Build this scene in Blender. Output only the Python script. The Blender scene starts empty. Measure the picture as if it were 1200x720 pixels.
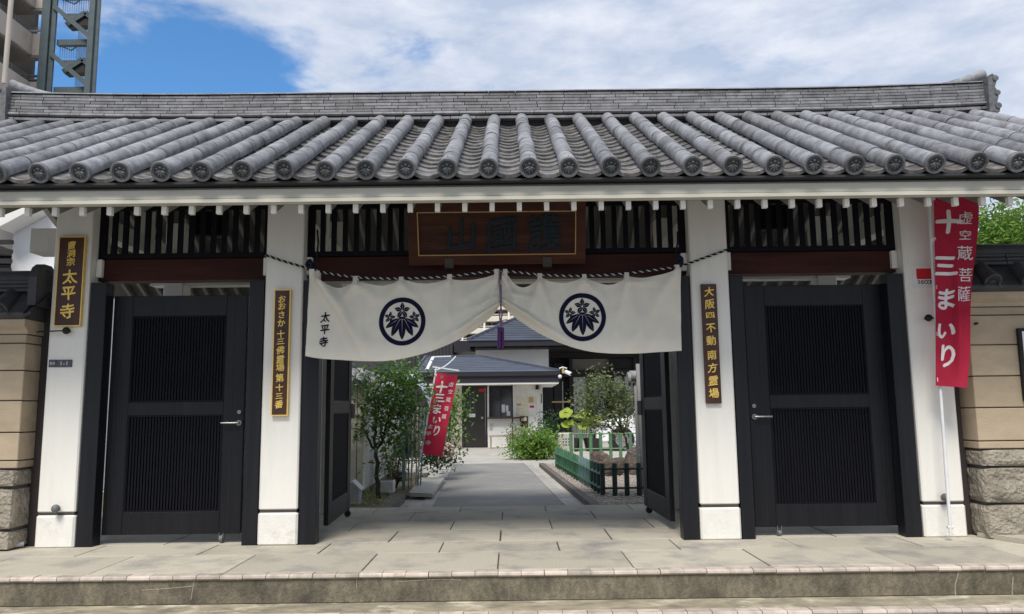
import bpy, bmesh, math, random
from mathutils import Vector, Matrix
random.seed(7)
S = bpy.context.scene
COL = S.collection
R = math.radians
PI = math.pi

# ------------------------------------------------------------------ camera
cam = bpy.data.objects.new('camera', bpy.data.cameras.new('camera'))
COL.objects.link(cam)
cam.data.lens = 27.15; cam.data.sensor_width = 36; cam.data.sensor_fit = 'HORIZONTAL'
cam.data.clip_start = .05; cam.data.clip_end = 3000
def cam_matrix(loc, pitch, yaw, roll):
    cy, sy, cp, sp = math.cos(yaw), math.sin(yaw), math.cos(pitch), math.sin(pitch)
    F = Vector((sy*cp, cy*cp, sp)); R0 = Vector((cy, -sy, 0)); U0 = R0.cross(F)
    A = R0*math.cos(roll) + U0*math.sin(roll); B = -R0*math.sin(roll) + U0*math.cos(roll)
    return Matrix(((A.x, B.x, -F.x, loc[0]), (A.y, B.y, -F.y, loc[1]), (A.z, B.z, -F.z, loc[2]), (0, 0, 0, 1)))
cam.matrix_world = cam_matrix((.1004, -6.03, 1.0012), R(7.539), R(.109), R(-.6765))
S.camera = cam

# ------------------------------------------------------------------ sky, sun, exposure
SUN_EL, SUN_AZ = R(55), R(194)          # azimuth clockwise from +Y
W = bpy.data.worlds.new('World'); S.world = W; W.use_nodes = True
nt = W.node_tree; nt.nodes.clear()
def N(t, **k):
    n = nt.nodes.new(t)
    for a, b in k.items(): setattr(n, a, b)
    return n
out = N('ShaderNodeOutputWorld'); bg = N('ShaderNodeBackground'); bg.inputs[1].default_value = .085
sky = N('ShaderNodeTexSky', sky_type='NISHITA'); sky.sun_disc = False
sky.sun_elevation = SUN_EL; sky.sun_rotation = SUN_AZ; sky.air_density = 1.0; sky.dust_density = .6; sky.ozone_density = 2.0
tc = N('ShaderNodeTexCoord'); mp = N('ShaderNodeMapping'); mp.inputs['Scale'].default_value = (1, 1, 2.6)
mp.inputs['Location'].default_value = (.35, .1, 0)
nz = N('ShaderNodeTexNoise'); nz.inputs['Scale'].default_value = 5.5; nz.inputs['Detail'].default_value = 9; nz.inputs['Roughness'].default_value = .56
nz.inputs['Distortion'].default_value = .25
# thinner cloud cover towards the upper left of the view, thicker to the right
vm = N('ShaderNodeVectorMath', operation='DOT_PRODUCT'); vm.inputs[1].default_value = Vector((-.398, .842, .372)).normalized()
mr0 = N('ShaderNodeMapRange'); mr0.inputs[1].default_value = .981; mr0.inputs[2].default_value = .9985; mr0.inputs[3].default_value = .24; mr0.inputs[4].default_value = -.10
ad = N('ShaderNodeMath', operation='ADD')
cr = N('ShaderNodeMapRange'); cr.inputs[1].default_value = .44; cr.inputs[2].default_value = .68; cr.interpolation_type = 'SMOOTHSTEP'
nz2 = N('ShaderNodeTexNoise'); nz2.inputs['Scale'].default_value = 7; nz2.inputs['Detail'].default_value = 7; nz2.inputs['Roughness'].default_value = .6
ccol = N('ShaderNodeMix', data_type='RGBA'); ccol.inputs[6].default_value = (3.7, 4.35, 5.6, 1); ccol.inputs[7].default_value = (6.0, 6.3, 7.0, 1)
crb = N('ShaderNodeMapRange'); crb.inputs[1].default_value = .38; crb.inputs[2].default_value = .66
tint = N('ShaderNodeMix', data_type='RGBA', blend_type='MULTIPLY'); tint.inputs[0].default_value = 1; tint.inputs[7].default_value = (.66, 1.08, 1.36, 1)
mx = N('ShaderNodeMix', data_type='RGBA')
L = nt.links.new
L(tc.outputs['Generated'], mp.inputs[0]); L(mp.outputs[0], nz.inputs[0]); L(mp.outputs[0], nz2.inputs[0])
L(tc.outputs['Generated'], vm.inputs[0]); L(vm.outputs['Value'], mr0.inputs[0])
L(nz.outputs[0], ad.inputs[0]); L(mr0.outputs[0], ad.inputs[1]); L(ad.outputs[0], cr.inputs[0])
L(nz2.outputs[0], crb.inputs[0]); L(crb.outputs[0], ccol.inputs[0])
L(sky.outputs[0], tint.inputs[6]); L(tint.outputs[2], mx.inputs[6]); L(ccol.outputs[2], mx.inputs[7]); L(cr.outputs[0], mx.inputs[0])
L(mx.outputs[2], bg.inputs[0]); L(bg.outputs[0], out.inputs[0])

sun = bpy.data.objects.new('sun', bpy.data.lights.new('sun', 'SUN')); COL.objects.link(sun)
sun.data.energy = 2.3; sun.data.angle = R(20); sun.data.color = (1, .94, .86)
sd = Vector((math.sin(SUN_AZ)*math.cos(SUN_EL), math.cos(SUN_AZ)*math.cos(SUN_EL), math.sin(SUN_EL)))
sun.rotation_euler = sd.to_track_quat('Z', 'Y').to_euler(); sun.location = sd*50
S.view_settings.view_transform = 'Standard'; S.view_settings.look = 'None'; S.view_settings.gamma = 1
S.view_settings.exposure = .70
S.render.engine = 'CYCLES'; S.cycles.max_bounces = 8; S.cycles.use_denoising = True

# ------------------------------------------------------------------ materials
def mat(name, c1, c2=None, scale=6, rough=.75, bump=0, bscale=60, rnd=0, metal=0, contrast=(.35, .65), stretch=(1, 1, 1),
        c3=None, s3=1.5, k3=(.5, .7), spec=.4, transl=0, bdist=.01, alpha=1):
    m = bpy.data.materials.new(name); m.use_nodes = True
    t = m.node_tree; n = t.nodes; l = t.links.new
    b = n['Principled BSDF']; b.inputs['Roughness'].default_value = rough; b.inputs['Metallic'].default_value = metal
    b.inputs['Specular IOR Level'].default_value = spec
    geo = n.new('ShaderNodeNewGeometry'); mpn = n.new('ShaderNodeMapping'); mpn.inputs['Scale'].default_value = stretch
    l(geo.outputs['Position'], mpn.inputs[0])
    if c2 is None: c2 = tuple(x*.86 for x in c1)
    ns = n.new('ShaderNodeTexNoise'); ns.inputs['Scale'].default_value = scale; ns.inputs['Detail'].default_value = 6; ns.inputs['Roughness'].default_value = .6
    l(mpn.outputs[0], ns.inputs[0])
    rg = n.new('ShaderNodeMapRange'); rg.inputs[1].default_value, rg.inputs[2].default_value = contrast
    l(ns.outputs[0], rg.inputs[0])
    mix = n.new('ShaderNodeMix'); mix.data_type = 'RGBA'; mix.inputs[6].default_value = (*c1, 1); mix.inputs[7].default_value = (*c2, 1)
    l(rg.outputs[0], mix.inputs[0]); cur = mix.outputs[2]
    if c3:
        n3 = n.new('ShaderNodeTexNoise'); n3.inputs['Scale'].default_value = s3; n3.inputs['Detail'].default_value = 8; n3.inputs['Roughness'].default_value = .65
        l(mpn.outputs[0], n3.inputs[0])
        r3 = n.new('ShaderNodeMapRange'); r3.inputs[1].default_value, r3.inputs[2].default_value = k3
        l(n3.outputs[0], r3.inputs[0])
        m3 = n.new('ShaderNodeMix'); m3.data_type = 'RGBA'; l(r3.outputs[0], m3.inputs[0]); l(cur, m3.inputs[6]); m3.inputs[7].default_value = (*c3, 1)
        cur = m3.outputs[2]
    if rnd:
        oi = n.new('ShaderNodeObjectInfo'); rr = n.new('ShaderNodeMapRange'); rr.inputs[3].default_value = 1-rnd; rr.inputs[4].default_value = 1+rnd
        l(oi.outputs['Random'], rr.inputs[0])
        hs = n.new('ShaderNodeHueSaturation'); l(rr.outputs[0], hs.inputs['Value']); l(cur, hs.inputs['Color']); cur = hs.outputs[0]
    l(cur, b.inputs['Base Color'])
    if bump:
        bn = n.new('ShaderNodeTexNoise'); bn.inputs['Scale'].default_value = bscale; bn.inputs['Detail'].default_value = 5
        l(mpn.outputs[0], bn.inputs[0])
        bp = n.new('ShaderNodeBump'); bp.inputs['Strength'].default_value = bump; bp.inputs['Distance'].default_value = bdist
        l(bn.outputs[0], bp.inputs['Height']); l(bp.outputs[0], b.inputs['Normal'])
    if transl:
        tr = n.new('ShaderNodeBsdfTranslucent'); l(cur, tr.inputs[0]); ms = n.new('ShaderNodeMixShader'); ms.inputs[0].default_value = transl
        l(b.outputs[0], ms.inputs[1]); l(tr.outputs[0], ms.inputs[2]); l(ms.outputs[0], n['Material Output'].inputs[0])
    return m
M = {}
M['white'] = mat('white_lacquered_timber', (.80, .785, .725), (.765, .75, .69), 9, .6, .3, 50, c3=(.66, .64, .57), s3=3.2, k3=(.56, .85), stretch=(1.6, 1.6, .15), contrast=(.3, .7))
M['plinth'] = mat('white_plinth_paint', (.78, .765, .71), (.73, .715, .66), 12, .65, .25, 60, c3=(.56, .53, .46), s3=6, k3=(.56, .8))
M['groove'] = mat('dark_groove', (.06, .055, .05))
M['cream'] = mat('cream_fascia_paint', (.53, .515, .44), (.46, .445, .375), 7, .65, .15, 40, stretch=(.25, 1, 1), c3=(.34, .325, .27), s3=5, k3=(.54, .80))
M['rafter'] = mat('shaded_rafter_paint', (.27, .265, .24), (.22, .215, .20), 5, .65)  # white rafters, with the shade inside the gate put into the colour
M['soffit'] = mat('shaded_soffit_board', (.13, .13, .125), (.10, .10, .097), 4, .75)  # boards darkened in colour to stand for shade under the roof
M['black'] = mat('black_frame_paint', (.0095, .0105, .0135), (.006, .0065, .009), 14, .42, .3, 60, stretch=(1.5, 1.5, .08), spec=.3, c3=(.017, .017, .018), s3=5, k3=(.5, .8))
M['blackleaf'] = mat('black_door_paint', (.0085, .0092, .012), (.0055, .006, .008), 14, .42, .3, 60, stretch=(1.5, 1.5, .08), spec=.28, c3=(.015, .015, .0155), s3=5, k3=(.5, .8))
M['lattice'] = mat('black_lattice_wood', (.005, .0055, .009), None, 6, .6, spec=.15)
M['redbeam'] = mat('dark_red_beam_wood', (.050, .014, .010), (.026, .007, .006), 12, .6, .2, 40, stretch=(.12, 1, 1), spec=.2, c3=(.07, .022, .015), s3=8, k3=(.5, .8))
M['plaque'] = mat('dark_brown_plaque_wood', (.048, .014, .008), (.026, .008, .005), 14, .6, .4, 80, stretch=(.08, 1, 1), c3=(.085, .036, .018), s3=9, k3=(.5, .75), spec=.2)
M['plaqueframe'] = mat('brown_plaque_frame_wood', (.075, .024, .012), (.04, .013, .008), 12, .6, .3, 60, stretch=(.15, 1, 1), spec=.2)
M['ink'] = mat('dark_blue_green_lettering', (.004, .014, .022), (.010, .022, .03), 30, .6, spec=.2)
M['gold'] = mat('gold_leaf', (.95, .68, .17), (.78, .52, .11), 60, .45, .2, 120, metal=.2, spec=.5)
M['goldline'] = mat('gold_line', (.42, .27, .11), None, 30, .5, metal=.3)
M['signwood'] = mat('brown_sign_board', (.075, .028, .018), (.045, .018, .013), 14, .45, .1, 60, stretch=(1, 1, .12))
M['cloth'] = mat('cream_cotton', (.81, .775, .67), (.75, .715, .615), 5, .95, .3, 320, transl=.15, spec=.1, bdist=.002, c3=(.69, .655, .56), s3=3, k3=(.55, .8))
M['navy'] = mat('navy_dye', (.009, .011, .032), None, 20, .9, spec=.1)
M['ropewhite'] = mat('white_rope_fibre', (.6, .59, .55), None, 30, .9)
M['ropenavy'] = mat('navy_rope_fibre', (.010, .012, .028), None, 30, .9)
M['purple'] = mat('purple_silk', (.085, .022, .13), (.045, .010, .075), 90, .6, .3, 300, stretch=(3, 3, .2))
M['cordlilac'] = mat('pale_purple_cord', (.26, .20, .30), (.07, .04, .10), 120, .7)
M['flag'] = mat('crimson_banner_cloth', (.52, .036, .078), (.46, .028, .065), 6, .85, .15, 200, transl=.32, spec=.1, bdist=.002)
M['flagink'] = mat('white_banner_print', (.82, .76, .76), None, 20, .85, spec=.1)
M['pole'] = mat('white_plastic_pole', (.78, .80, .80), None, 8, .35)
M['tile'] = mat('grey_smoked_roof_tile', (.275, .28, .30), (.16, .163, .175), 12, .6, .5, 90, rnd=.26, c3=(.10, .105, .105), s3=6, k3=(.50, .74), spec=.4, contrast=(.32, .68))
M['tileend'] = mat('grey_tile_end', (.17, .175, .18), (.09, .093, .10), 22, .6, .3, 90, rnd=.25)
M['tilefield'] = mat('dark_smoked_crest_field', (.05, .052, .055), (.035, .036, .04), 22, .6, rnd=.2)
M['pantile'] = mat('brown_grey_pan_tile', (.15, .138, .125), (.055, .052, .050), 11, .45, .2, 60, rnd=.3, c3=(.22, .22, .22), s3=12, k3=(.50, .64), spec=.6)
M['ridge'] = mat('grey_ridge_tile', (.235, .237, .247), (.15, .151, .156), 9, .6, .3, 80, rnd=.24, c3=(.09, .09, .09), s3=10, k3=(.54, .74))
M['mortar'] = mat('dark_roof_mortar', (.035, .036, .04))
M['slab'] = mat('worn_beige_stone', (.53, .49, .40), (.43, .40, .33), 75, .8, .5, 120, rnd=.10, c3=(.21, .208, .21), s3=2.0, k3=(.48, .74), contrast=(.3, .7))
M['joint'] = mat('dark_joint', (.10, .095, .085))
M['nosing'] = mat('pinkish_nosing_tile', (.575, .50, .425), (.43, .375, .32), 12, .65, .25, 80, rnd=.16, c3=(.30, .27, .22), s3=6, k3=(.52, .74))
M['riser'] = mat('mossy_stained_concrete', (.235, .205, .145), (.15, .13, .092), 34, .9, .8, 110, c3=(.06, .055, .042), s3=4.5, k3=(.44, .72), stretch=(1, 1, .6), contrast=(.36, .64))
M['tread'] = mat('stained_concrete_tread', (.40, .35, .25), (.20, .18, .135), 9, .9, .6, 80, c3=(.58, .54, .42), s3=6, k3=(.54, .66), stretch=(.6, 1, 1))
M['streak'] = mat('mineral_streak', (.37, .34, .27), (.24, .21, .16), 60, .9)
M['tan'] = mat('tan_rendered_block', (.45, .365, .255), (.385, .31, .215), 6, .85, .4, 140, rnd=.08, c3=(.27, .225, .165), s3=2.8, k3=(.52, .78), stretch=(.5, 1, 1))
M['rough'] = mat('rough_grey_stone', (.42, .375, .30), (.25, .225, .18), 9, .9, 1.0, 34, rnd=.12, c3=(.13, .12, .10), s3=10, k3=(.56, .74), bdist=.04)
M['coping'] = mat('dark_coping_tile', (.060, .062, .066), (.038, .039, .042), 8, .55, .2, 60, rnd=.15)
M['brownjamb'] = mat('dark_brown_jamb', (.042, .034, .032), None, 8, .7)
M['asphalt'] = mat('grey_asphalt', (.26, .255, .24), (.19, .187, .178), 120, .9, .6, 260, c3=(.31, .30, .275), s3=1.6, k3=(.48, .75))
M['street'] = mat('street_paving', (.28, .27, .25), (.2, .2, .19), 40, .9, .3, 200)
M['ground'] = mat('courtyard_concrete', (.45, .43, .38), (.36, .345, .31), 3, .9, .3, 120, c3=(.26, .25, .22), s3=1.1, k3=(.55, .8))
M['border'] = mat('pale_stone_border', (.40, .385, .35), (.29, .28, .26), 12, .85, .3, 90, rnd=.1)
M['curb'] = mat('brown_grey_curb', (.15, .135, .12), (.10, .09, .08), 14, .9, .4, 60)
M['soil'] = mat('dry_soil', (.17, .145, .09), (.085, .075, .05), 30, .95, .8, 80)
M['gravel'] = mat('pale_gravel', (.46, .41, .36), (.30, .26, .22), 60, .9, .3, 100, rnd=0)
M['gravelbed'] = mat('gravel_bed', (.38, .34, .29), (.19, .165, .14), 90, .95, .9, 120, contrast=(.42, .58))
M['rock'] = mat('brown_garden_rock', (.135, .105, .085), (.065, .05, .042), 7, .85, .9, 22, c3=(.21, .18, .15), s3=6, k3=(.55, .7), bdist=.04)
M['granite'] = mat('pale_speckled_granite', (.52, .49, .44), (.36, .34, .30), 70, .8, .4, 90)
M['greenfence'] = mat('green_plastic_bamboo', (.055, .165, .08), (.04, .11, .06), 12, .45, rnd=.2)
M['greenlight'] = mat('pale_green_fence_paint', (.10, .22, .11), (.08, .17, .09), 12, .45, rnd=.1)
M['greendark'] = mat('shaded_green_fence_paint', (.012, .038, .030), (.008, .025, .022), 12, .4, rnd=.15)  # near fence parts: shade is painted in as a darker green
M['bark'] = mat('dark_bark', (.065, .05, .038), (.04, .03, .024), 20, .9, .6, 50, stretch=(1, 1, .3))
M['leaf'] = mat('glossy_leaf', (.13, .25, .055), (.055, .13, .028), 14, .4, transl=.35, contrast=(.3, .7), c3=(.26, .35, .08), s3=9, k3=(.53, .66))
M['leafdark'] = mat('dark_shrub_leaf', (.035, .085, .025), (.020, .05, .016), 14, .5, transl=.25)
M['leafbright'] = mat('bright_leaf', (.19, .34, .055), (.085, .19, .03), 12, .5, transl=.4, c3=(.34, .45, .09), s3=8, k3=(.50, .68))
M['leafyellow'] = mat('yellow_green_leaf', (.42, .50, .06), (.24, .36, .05), 20, .5, transl=.4, c3=(.62, .5, .05), s3=9, k3=(.55, .7))
M['leafgrey'] = mat('muted_green_leaf', (.17, .22, .08), (.085, .12, .05), 16, .45, transl=.35, c3=(.34, .35, .16), s3=9, k3=(.50, .64))
M['flower'] = mat('cream_petal', (.75, .7, .62), (.7, .45, .42), 30, .8, transl=.3)
M['siding'] = mat('cream_siding', (.66, .62, .50), (.60, .56, .45), 20, .8, .3, 60, stretch=(.5, .5, 6))
M['sidinggrey'] = mat('grey_white_siding', (.50, .49, .455), (.44, .43, .40), 20, .8, .3, 60, stretch=(.5, .5, 6))
M['wallcap'] = mat('silver_grey_coping_tile', (.26, .26, .26), (.17, .17, .175), 12, .5, .2, 60, rnd=.15)
M['plaster'] = mat('white_plaster', (.78, .77, .74), (.72, .71, .68), 3, .85, .1, 60)
M['plasterwarm'] = mat('cream_plaster', (.62, .58, .47), (.55, .52, .42), 3, .85)
M['eavedark'] = mat('dark_metal_fascia', (.022, .020, .026), None, 5, .45)
M['metalroof'] = mat('blue_grey_metal_roof', (.085, .10, .135), (.06, .07, .095), 5, .45, .1, 30, stretch=(.3, 1, 1))
M['darkwood'] = mat('black_stained_wood', (.016, .014, .015), None, 10, .6)
M['greywood'] = mat('dark_grey_cladding', (.045, .046, .052), (.03, .031, .036), 12, .7, stretch=(6, 6, .2))
M['glass'] = mat('dark_window_glass', (.02, .024, .03), None, 3, .08, spec=.8)
M['curtain'] = mat('pale_blind', (.52, .54, .53), (.40, .42, .42), 3, .4, stretch=(4, 1, .4))
M['paper'] = mat('white_paper', (.78, .78, .75))
M['paperwarm'] = mat('aged_paper', (.68, .62, .44), (.72, .7, .58), 12)
M['orange'] = mat('orange_paper', (.55, .16, .05), (.4, .09, .03), 20)
M['benchwood'] = mat('weathered_bench_wood', (.38, .33, .25), (.28, .24, .19), 16, .8)
M['steel'] = mat('brushed_steel', (.5, .5, .51), None, 20, .3, metal=.9)
M['darksteel'] = mat('dark_bronze_metal', (.06, .058, .055), None, 20, .35, metal=.7)
M['satin'] = mat('satin_dark_nickel', (.26, .26, .265), None, 20, .35, metal=.85)
M['rubber'] = mat('black_rubber', (.012, .012, .012), None, 20, .7)
M['greymetal'] = mat('grey_painted_metal', (.16, .165, .17), (.12, .122, .125), 10, .5)
M['pvc'] = mat('grey_plastic_pipe', (.42, .42, .41), None, 10, .4)
M['tealsteel'] = mat('grey_green_painted_steel', (.085, .115, .125), (.065, .09, .10), 2, .5)
M['tealpost'] = mat('teal_metal_post', (.12, .20, .20), None, 8, .5)
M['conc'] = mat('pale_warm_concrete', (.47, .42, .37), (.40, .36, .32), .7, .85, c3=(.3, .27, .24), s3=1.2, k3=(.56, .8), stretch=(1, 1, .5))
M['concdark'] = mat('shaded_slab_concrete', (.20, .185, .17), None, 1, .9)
M['apart'] = mat('cream_apartment_wall', (.66, .62, .50), (.58, .55, .45), 1, .85)
M['tarp'] = mat('pale_blue_plastic_sheet', (.48, .62, .70), (.66, .74, .77), 14, .35, transl=.3)
M['carpaint'] = mat('white_car_paint', (.78, .79, .80), None, 3, .2, spec=.6)
M['lens'] = mat('clear_lamp_lens', (.5, .52, .55), None, 3, .1, spec=.8)
M['red'] = mat('red_print', (.62, .012, .03), None, 10, .6)
M['blueprint'] = mat('blue_grey_print', (.06, .09, .16), None, 10, .6)
M['plate'] = mat('grey_blue_enamel', (.075, .08, .10), None, 10, .4)
M['housewhite'] = mat('white_house_wall', (.80, .81, .82), (.76, .77, .78), 2, .8)
M['houseroof'] = mat('brown_grey_shingle', (.13, .105, .10), (.09, .075, .07), 9, .8, stretch=(1, 1, 5))
M['potwhite'] = mat('white_glazed_pot', (.72, .72, .71), None, 10, .4)
M['yellowpaint'] = mat('ochre_handrail', (.50, .36, .14), None, 10, .5)

# ------------------------------------------------------------------ builders
ROOT = {}                     # world origin of the thing an object belongs to
def meta(o, label=None, cat=None, group=None, kind=None):
    if label: o['label'] = label
    if cat: o['category'] = cat
    if group: o['group'] = group
    if kind: o['kind'] = kind
    return o
def thing(name, loc, label, cat, group=None, rz=0):
    o = bpy.data.objects.new(name, None); COL.objects.link(o); o.location = loc; o.rotation_euler = (0, 0, rz)
    o.empty_display_size = .1
    ROOT[o.name] = Vector(loc)
    return meta(o, label, cat, group)
def link(name, me, parent=None, loc=(0, 0, 0), rot=None, local=False, scale=None):
    """An object for a mesh; for children loc is given in world axes unless local."""
    o = bpy.data.objects.new(name, me); COL.objects.link(o)
    if parent is not None:
        o.parent = parent; ROOT[o.name] = ROOT.get(parent.name, Vector())
    o.location = loc
    if rot is not None: o.rotation_euler = rot
    if scale is not None: o.scale = scale
    return o
class MB:
    def __init__(s): s.v = []; s.f = []; s.mi = []; s.m = 0
    def add(s, vs, fs):
        n = len(s.v); s.v += [tuple(v) for v in vs]
        for f in fs: s.f.append(tuple(i+n for i in f)); s.mi.append(s.m)
        return s
    def box(s, x0, x1, y0, y1, z0, z1, b=0):
        if x0 > x1: x0, x1 = x1, x0
        if y0 > y1: y0, y1 = y1, y0
        if z0 > z1: z0, z1 = z1, z0
        if b <= 0:
            return s.add([(x0,y0,z0),(x1,y0,z0),(x1,y1,z0),(x0,y1,z0),(x0,y0,z1),(x1,y0,z1),(x1,y1,z1),(x0,y1,z1)],
                         [(0,3,2,1),(4,5,6,7),(0,1,5,4),(1,2,6,5),(2,3,7,6),(3,0,4,7)])
        b = min(b, (x1-x0)*.45, (y1-y0)*.45, (z1-z0)*.45)
        vs = []; idx = {}
        for ix, (X, sx) in enumerate(((x0, 1), (x1, -1))):
            for iy, (Y, sy) in enumerate(((y0, 1), (y1, -1))):
                for iz, (Z, sz) in enumerate(((z0, 1), (z1, -1))):
                    idx[ix,iy,iz,0] = len(vs); vs.append((X, Y+sy*b, Z+sz*b))
                    idx[ix,iy,iz,1] = len(vs); vs.append((X+sx*b, Y, Z+sz*b))
                    idx[ix,iy,iz,2] = len(vs); vs.append((X+sx*b, Y+sy*b, Z))
        g = lambda *k: idx[k]
        fs = [(g(0,0,0,0),g(0,0,1,0),g(0,1,1,0),g(0,1,0,0)), (g(1,0,0,0),g(1,1,0,0),g(1,1,1,0),g(1,0,1,0)),
              (g(0,0,0,1),g(1,0,0,1),g(1,0,1,1),g(0,0,1,1)), (g(0,1,0,1),g(0,1,1,1),g(1,1,1,1),g(1,1,0,1)),
              (g(0,0,0,2),g(0,1,0,2),g(1,1,0,2),g(1,0,0,2)), (g(0,0,1,2),g(1,0,1,2),g(1,1,1,2),g(0,1,1,2))]
        for a in (0, 1):
            for c in (0, 1):
                fs.append((g(a,c,0,0),g(a,c,1,0),g(a,c,1,1),g(a,c,0,1)))
                fs.append((g(a,0,c,0),g(a,1,c,0),g(a,1,c,2),g(a,0,c,2)))
                fs.append((g(0,a,c,1),g(1,a,c,1),g(1,a,c,2),g(0,a,c,2)))
        for a in (0, 1):
            for c in (0, 1):
                for d in (0, 1): fs.append((g(a,c,d,0), g(a,c,d,1), g(a,c,d,2)))
        return s.add(vs, fs)
    def beam(s, a, b_, w, h, up=(0, 0, 1)):
        a = Vector(a); b_ = Vector(b_); d = (b_-a).normalized(); u = Vector(up); r = d.cross(u)
        if r.length < 1e-4: r = d.cross(Vector((0, 1, 0)))
        r.normalize(); u = r.cross(d)
        vs = []
        for p in (a, b_):
            for i, j in ((-1, -1), (1, -1), (1, 1), (-1, 1)): vs.append(p + r*(w/2*i) + u*(h/2*j))
        return s.add(vs, [(0,1,2,3),(7,6,5,4),(0,4,5,1),(1,5,6,2),(2,6,7,3),(3,7,4,0)])
    def tube(s, pts, r, n=8, cap=True, rr=None):
        pts = [Vector(p) for p in pts]; rings = []; vs = []
        ref = Vector((0, 0, 1)); prev = None
        for i, p in enumerate(pts):
            d = (pts[min(i+1, len(pts)-1)] - pts[max(i-1, 0)])
            if d.length < 1e-9: d = Vector((0, 0, 1))
            d.normalize()
            if prev is None:
                a = d.cross(ref)
                if a.length < .05: a = d.cross(Vector((1, 0, 0)))
            else: a = prev - d*prev.dot(d)
            a.normalize(); prev = a; c = d.cross(a)
            rad = rr[i] if rr else r
            for k in range(n):
                t = 2*PI*k/n; vs.append(p + (a*math.cos(t) + c*math.sin(t))*rad)
        fs = []
        for i in range(len(pts)-1):
            for k in range(n):
                fs.append((i*n+k, i*n+(k+1) % n, (i+1)*n+(k+1) % n, (i+1)*n+k))
        if cap: fs += [tuple(range(n))[::-1], tuple((len(pts)-1)*n+k for k in range(n))]
        return s.add(vs, fs)
    def ball(s, c, r, n=8, m=6, sq=(1, 1, 1)):
        vs = [(c[0], c[1], c[2]-r*sq[2])]; fs = []
        for i in range(1, m):
            a = -PI/2 + PI*i/m
            for k in range(n):
                t = 2*PI*k/n; vs.append((c[0]+r*sq[0]*math.cos(a)*math.cos(t), c[1]+r*sq[1]*math.cos(a)*math.sin(t), c[2]+r*sq[2]*math.sin(a)))
        vs.append((c[0], c[1], c[2]+r*sq[2]))
        for k in range(n): fs.append((0, 1+(k+1) % n, 1+k)); fs.append((len(vs)-1, 1+(m-2)*n+k, 1+(m-2)*n+(k+1) % n))
        for i in range(m-2):
            for k in range(n): fs.append((1+i*n+k, 1+i*n+(k+1) % n, 1+(i+1)*n+(k+1) % n, 1+(i+1)*n+k))
        return s.add(vs, fs)
    def prism(s, poly, axis, a, b):
        """poly: 2D list; extruded along axis 'x','y' or 'z' from a to b."""
        n = len(poly); f = {'x': lambda p, t: (t, p[0], p[1]), 'y': lambda p, t: (p[0], t, p[1]), 'z': lambda p, t: (p[0], p[1], t)}[axis]
        vs = [f(p, a) for p in poly] + [f(p, b) for p in poly]
        return s.add(vs, [tuple(range(n)), tuple(range(2*n-1, n-1, -1))] + [(i, i+n, (i+1) % n + n, (i+1) % n) for i in range(n)])
    def mesh(s, name, mats, smooth=False, off=None):
        me = bpy.data.meshes.new(name)
        v = s.v if off is None else [(a-off[0], b-off[1], c-off[2]) for a, b, c in s.v]
        me.from_pydata(v, [], s.f)
        for m in (mats if isinstance(mats, (list, tuple)) else [mats]): me.materials.append(m)
        if any(s.mi): me.polygons.foreach_set('material_index', s.mi)
        bm = bmesh.new(); bm.from_mesh(me); bmesh.ops.recalc_face_normals(bm, faces=bm.faces)
        if smooth:
            for f in bm.faces: f.smooth = True
            for e in bm.edges:
                if len(e.link_faces) == 2 and e.calc_face_angle(0) > .7: e.smooth = False
        bm.to_mesh(me); bm.free(); me.update()
        return me
    def build(s, name, mats, parent=None, smooth=False):
        """world-space geometry; the object sits at its thing's origin"""
        off = ROOT.get(parent.name) if parent is not None else None
        if parent is None and s.v:
            xs = [v[0] for v in s.v]; ys = [v[1] for v in s.v]; zs = [v[2] for v in s.v]
            off = Vector(((min(xs)+max(xs))/2, (min(ys)+max(ys))/2, min(zs)))
        o = bpy.data.objects.new(name, s.mesh(name, mats, smooth, off)); COL.objects.link(o)
        if parent is not None: o.parent = parent; ROOT[o.name] = off
        else: o.location = off; ROOT[o.name] = off
        return o
    def local(s, name, mats, parent, smooth=False):
        """geometry given in the parent's own axes"""
        o = bpy.data.objects.new(name, s.mesh(name, mats, smooth)); COL.objects.link(o); o.parent = parent; ROOT[o.name] = Vector()
        return o
def put(name, me, parent, world, rot=None, scale=None):
    o = bpy.data.objects.new(name, me); COL.objects.link(o); o.parent = parent
    o.location = Vector(world) - ROOT[parent.name]
    if rot is not None: o.rotation_euler = rot
    if scale is not None: o.scale = scale
    ROOT[o.name] = ROOT[parent.name]
    return o
def copy_tree(o, parent=None):
    c = o.copy(); COL.objects.link(c); c.parent = parent
    for ch in o.children: copy_tree(ch, c)
    return c
def struct(name, mb, mats, **k): return meta(mb.build(name, mats, None, **k), kind='structure')

# glyph outlines from Blender's own font, as (verts, faces) centred on an em box of size 1
GL = {}
def glyph(ch):
    bold = 0
    if (ch, bold) in GL: return GL[ch, bold]
    c = bpy.data.curves.new('glyph', 'FONT'); c.body = ch; c.resolution_u = 3
    o = bpy.data.objects.new('glyph', c); COL.objects.link(o)
    me = bpy.data.meshes.new_from_object(o.evaluated_get(bpy.context.evaluated_depsgraph_get()))
    bm = bmesh.new(); bm.from_mesh(me); bmesh.ops.triangulate(bm, faces=bm.faces); bmesh.ops.remove_doubles(bm, verts=bm.verts, dist=1e-4)
    vs = [v.co.copy() for v in bm.verts]; fs = [tuple(v.index for v in f.verts) for f in bm.faces]
    xs = [v.x for v in vs]; ys = [v.y for v in vs]
    w, h = max(xs)-min(xs), max(ys)-min(ys)
    if ord(ch) < 256: cx, cy = (max(xs)+min(xs))/2, .36
    else: cx, cy = .5, .38
    out = ([(v.x-cx, v.y-cy) for v in vs], fs)
    bm.free(); bpy.data.objects.remove(o); bpy.data.curves.remove(c); bpy.data.meshes.remove(me)
    GL[ch, bold] = out
    return out
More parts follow.
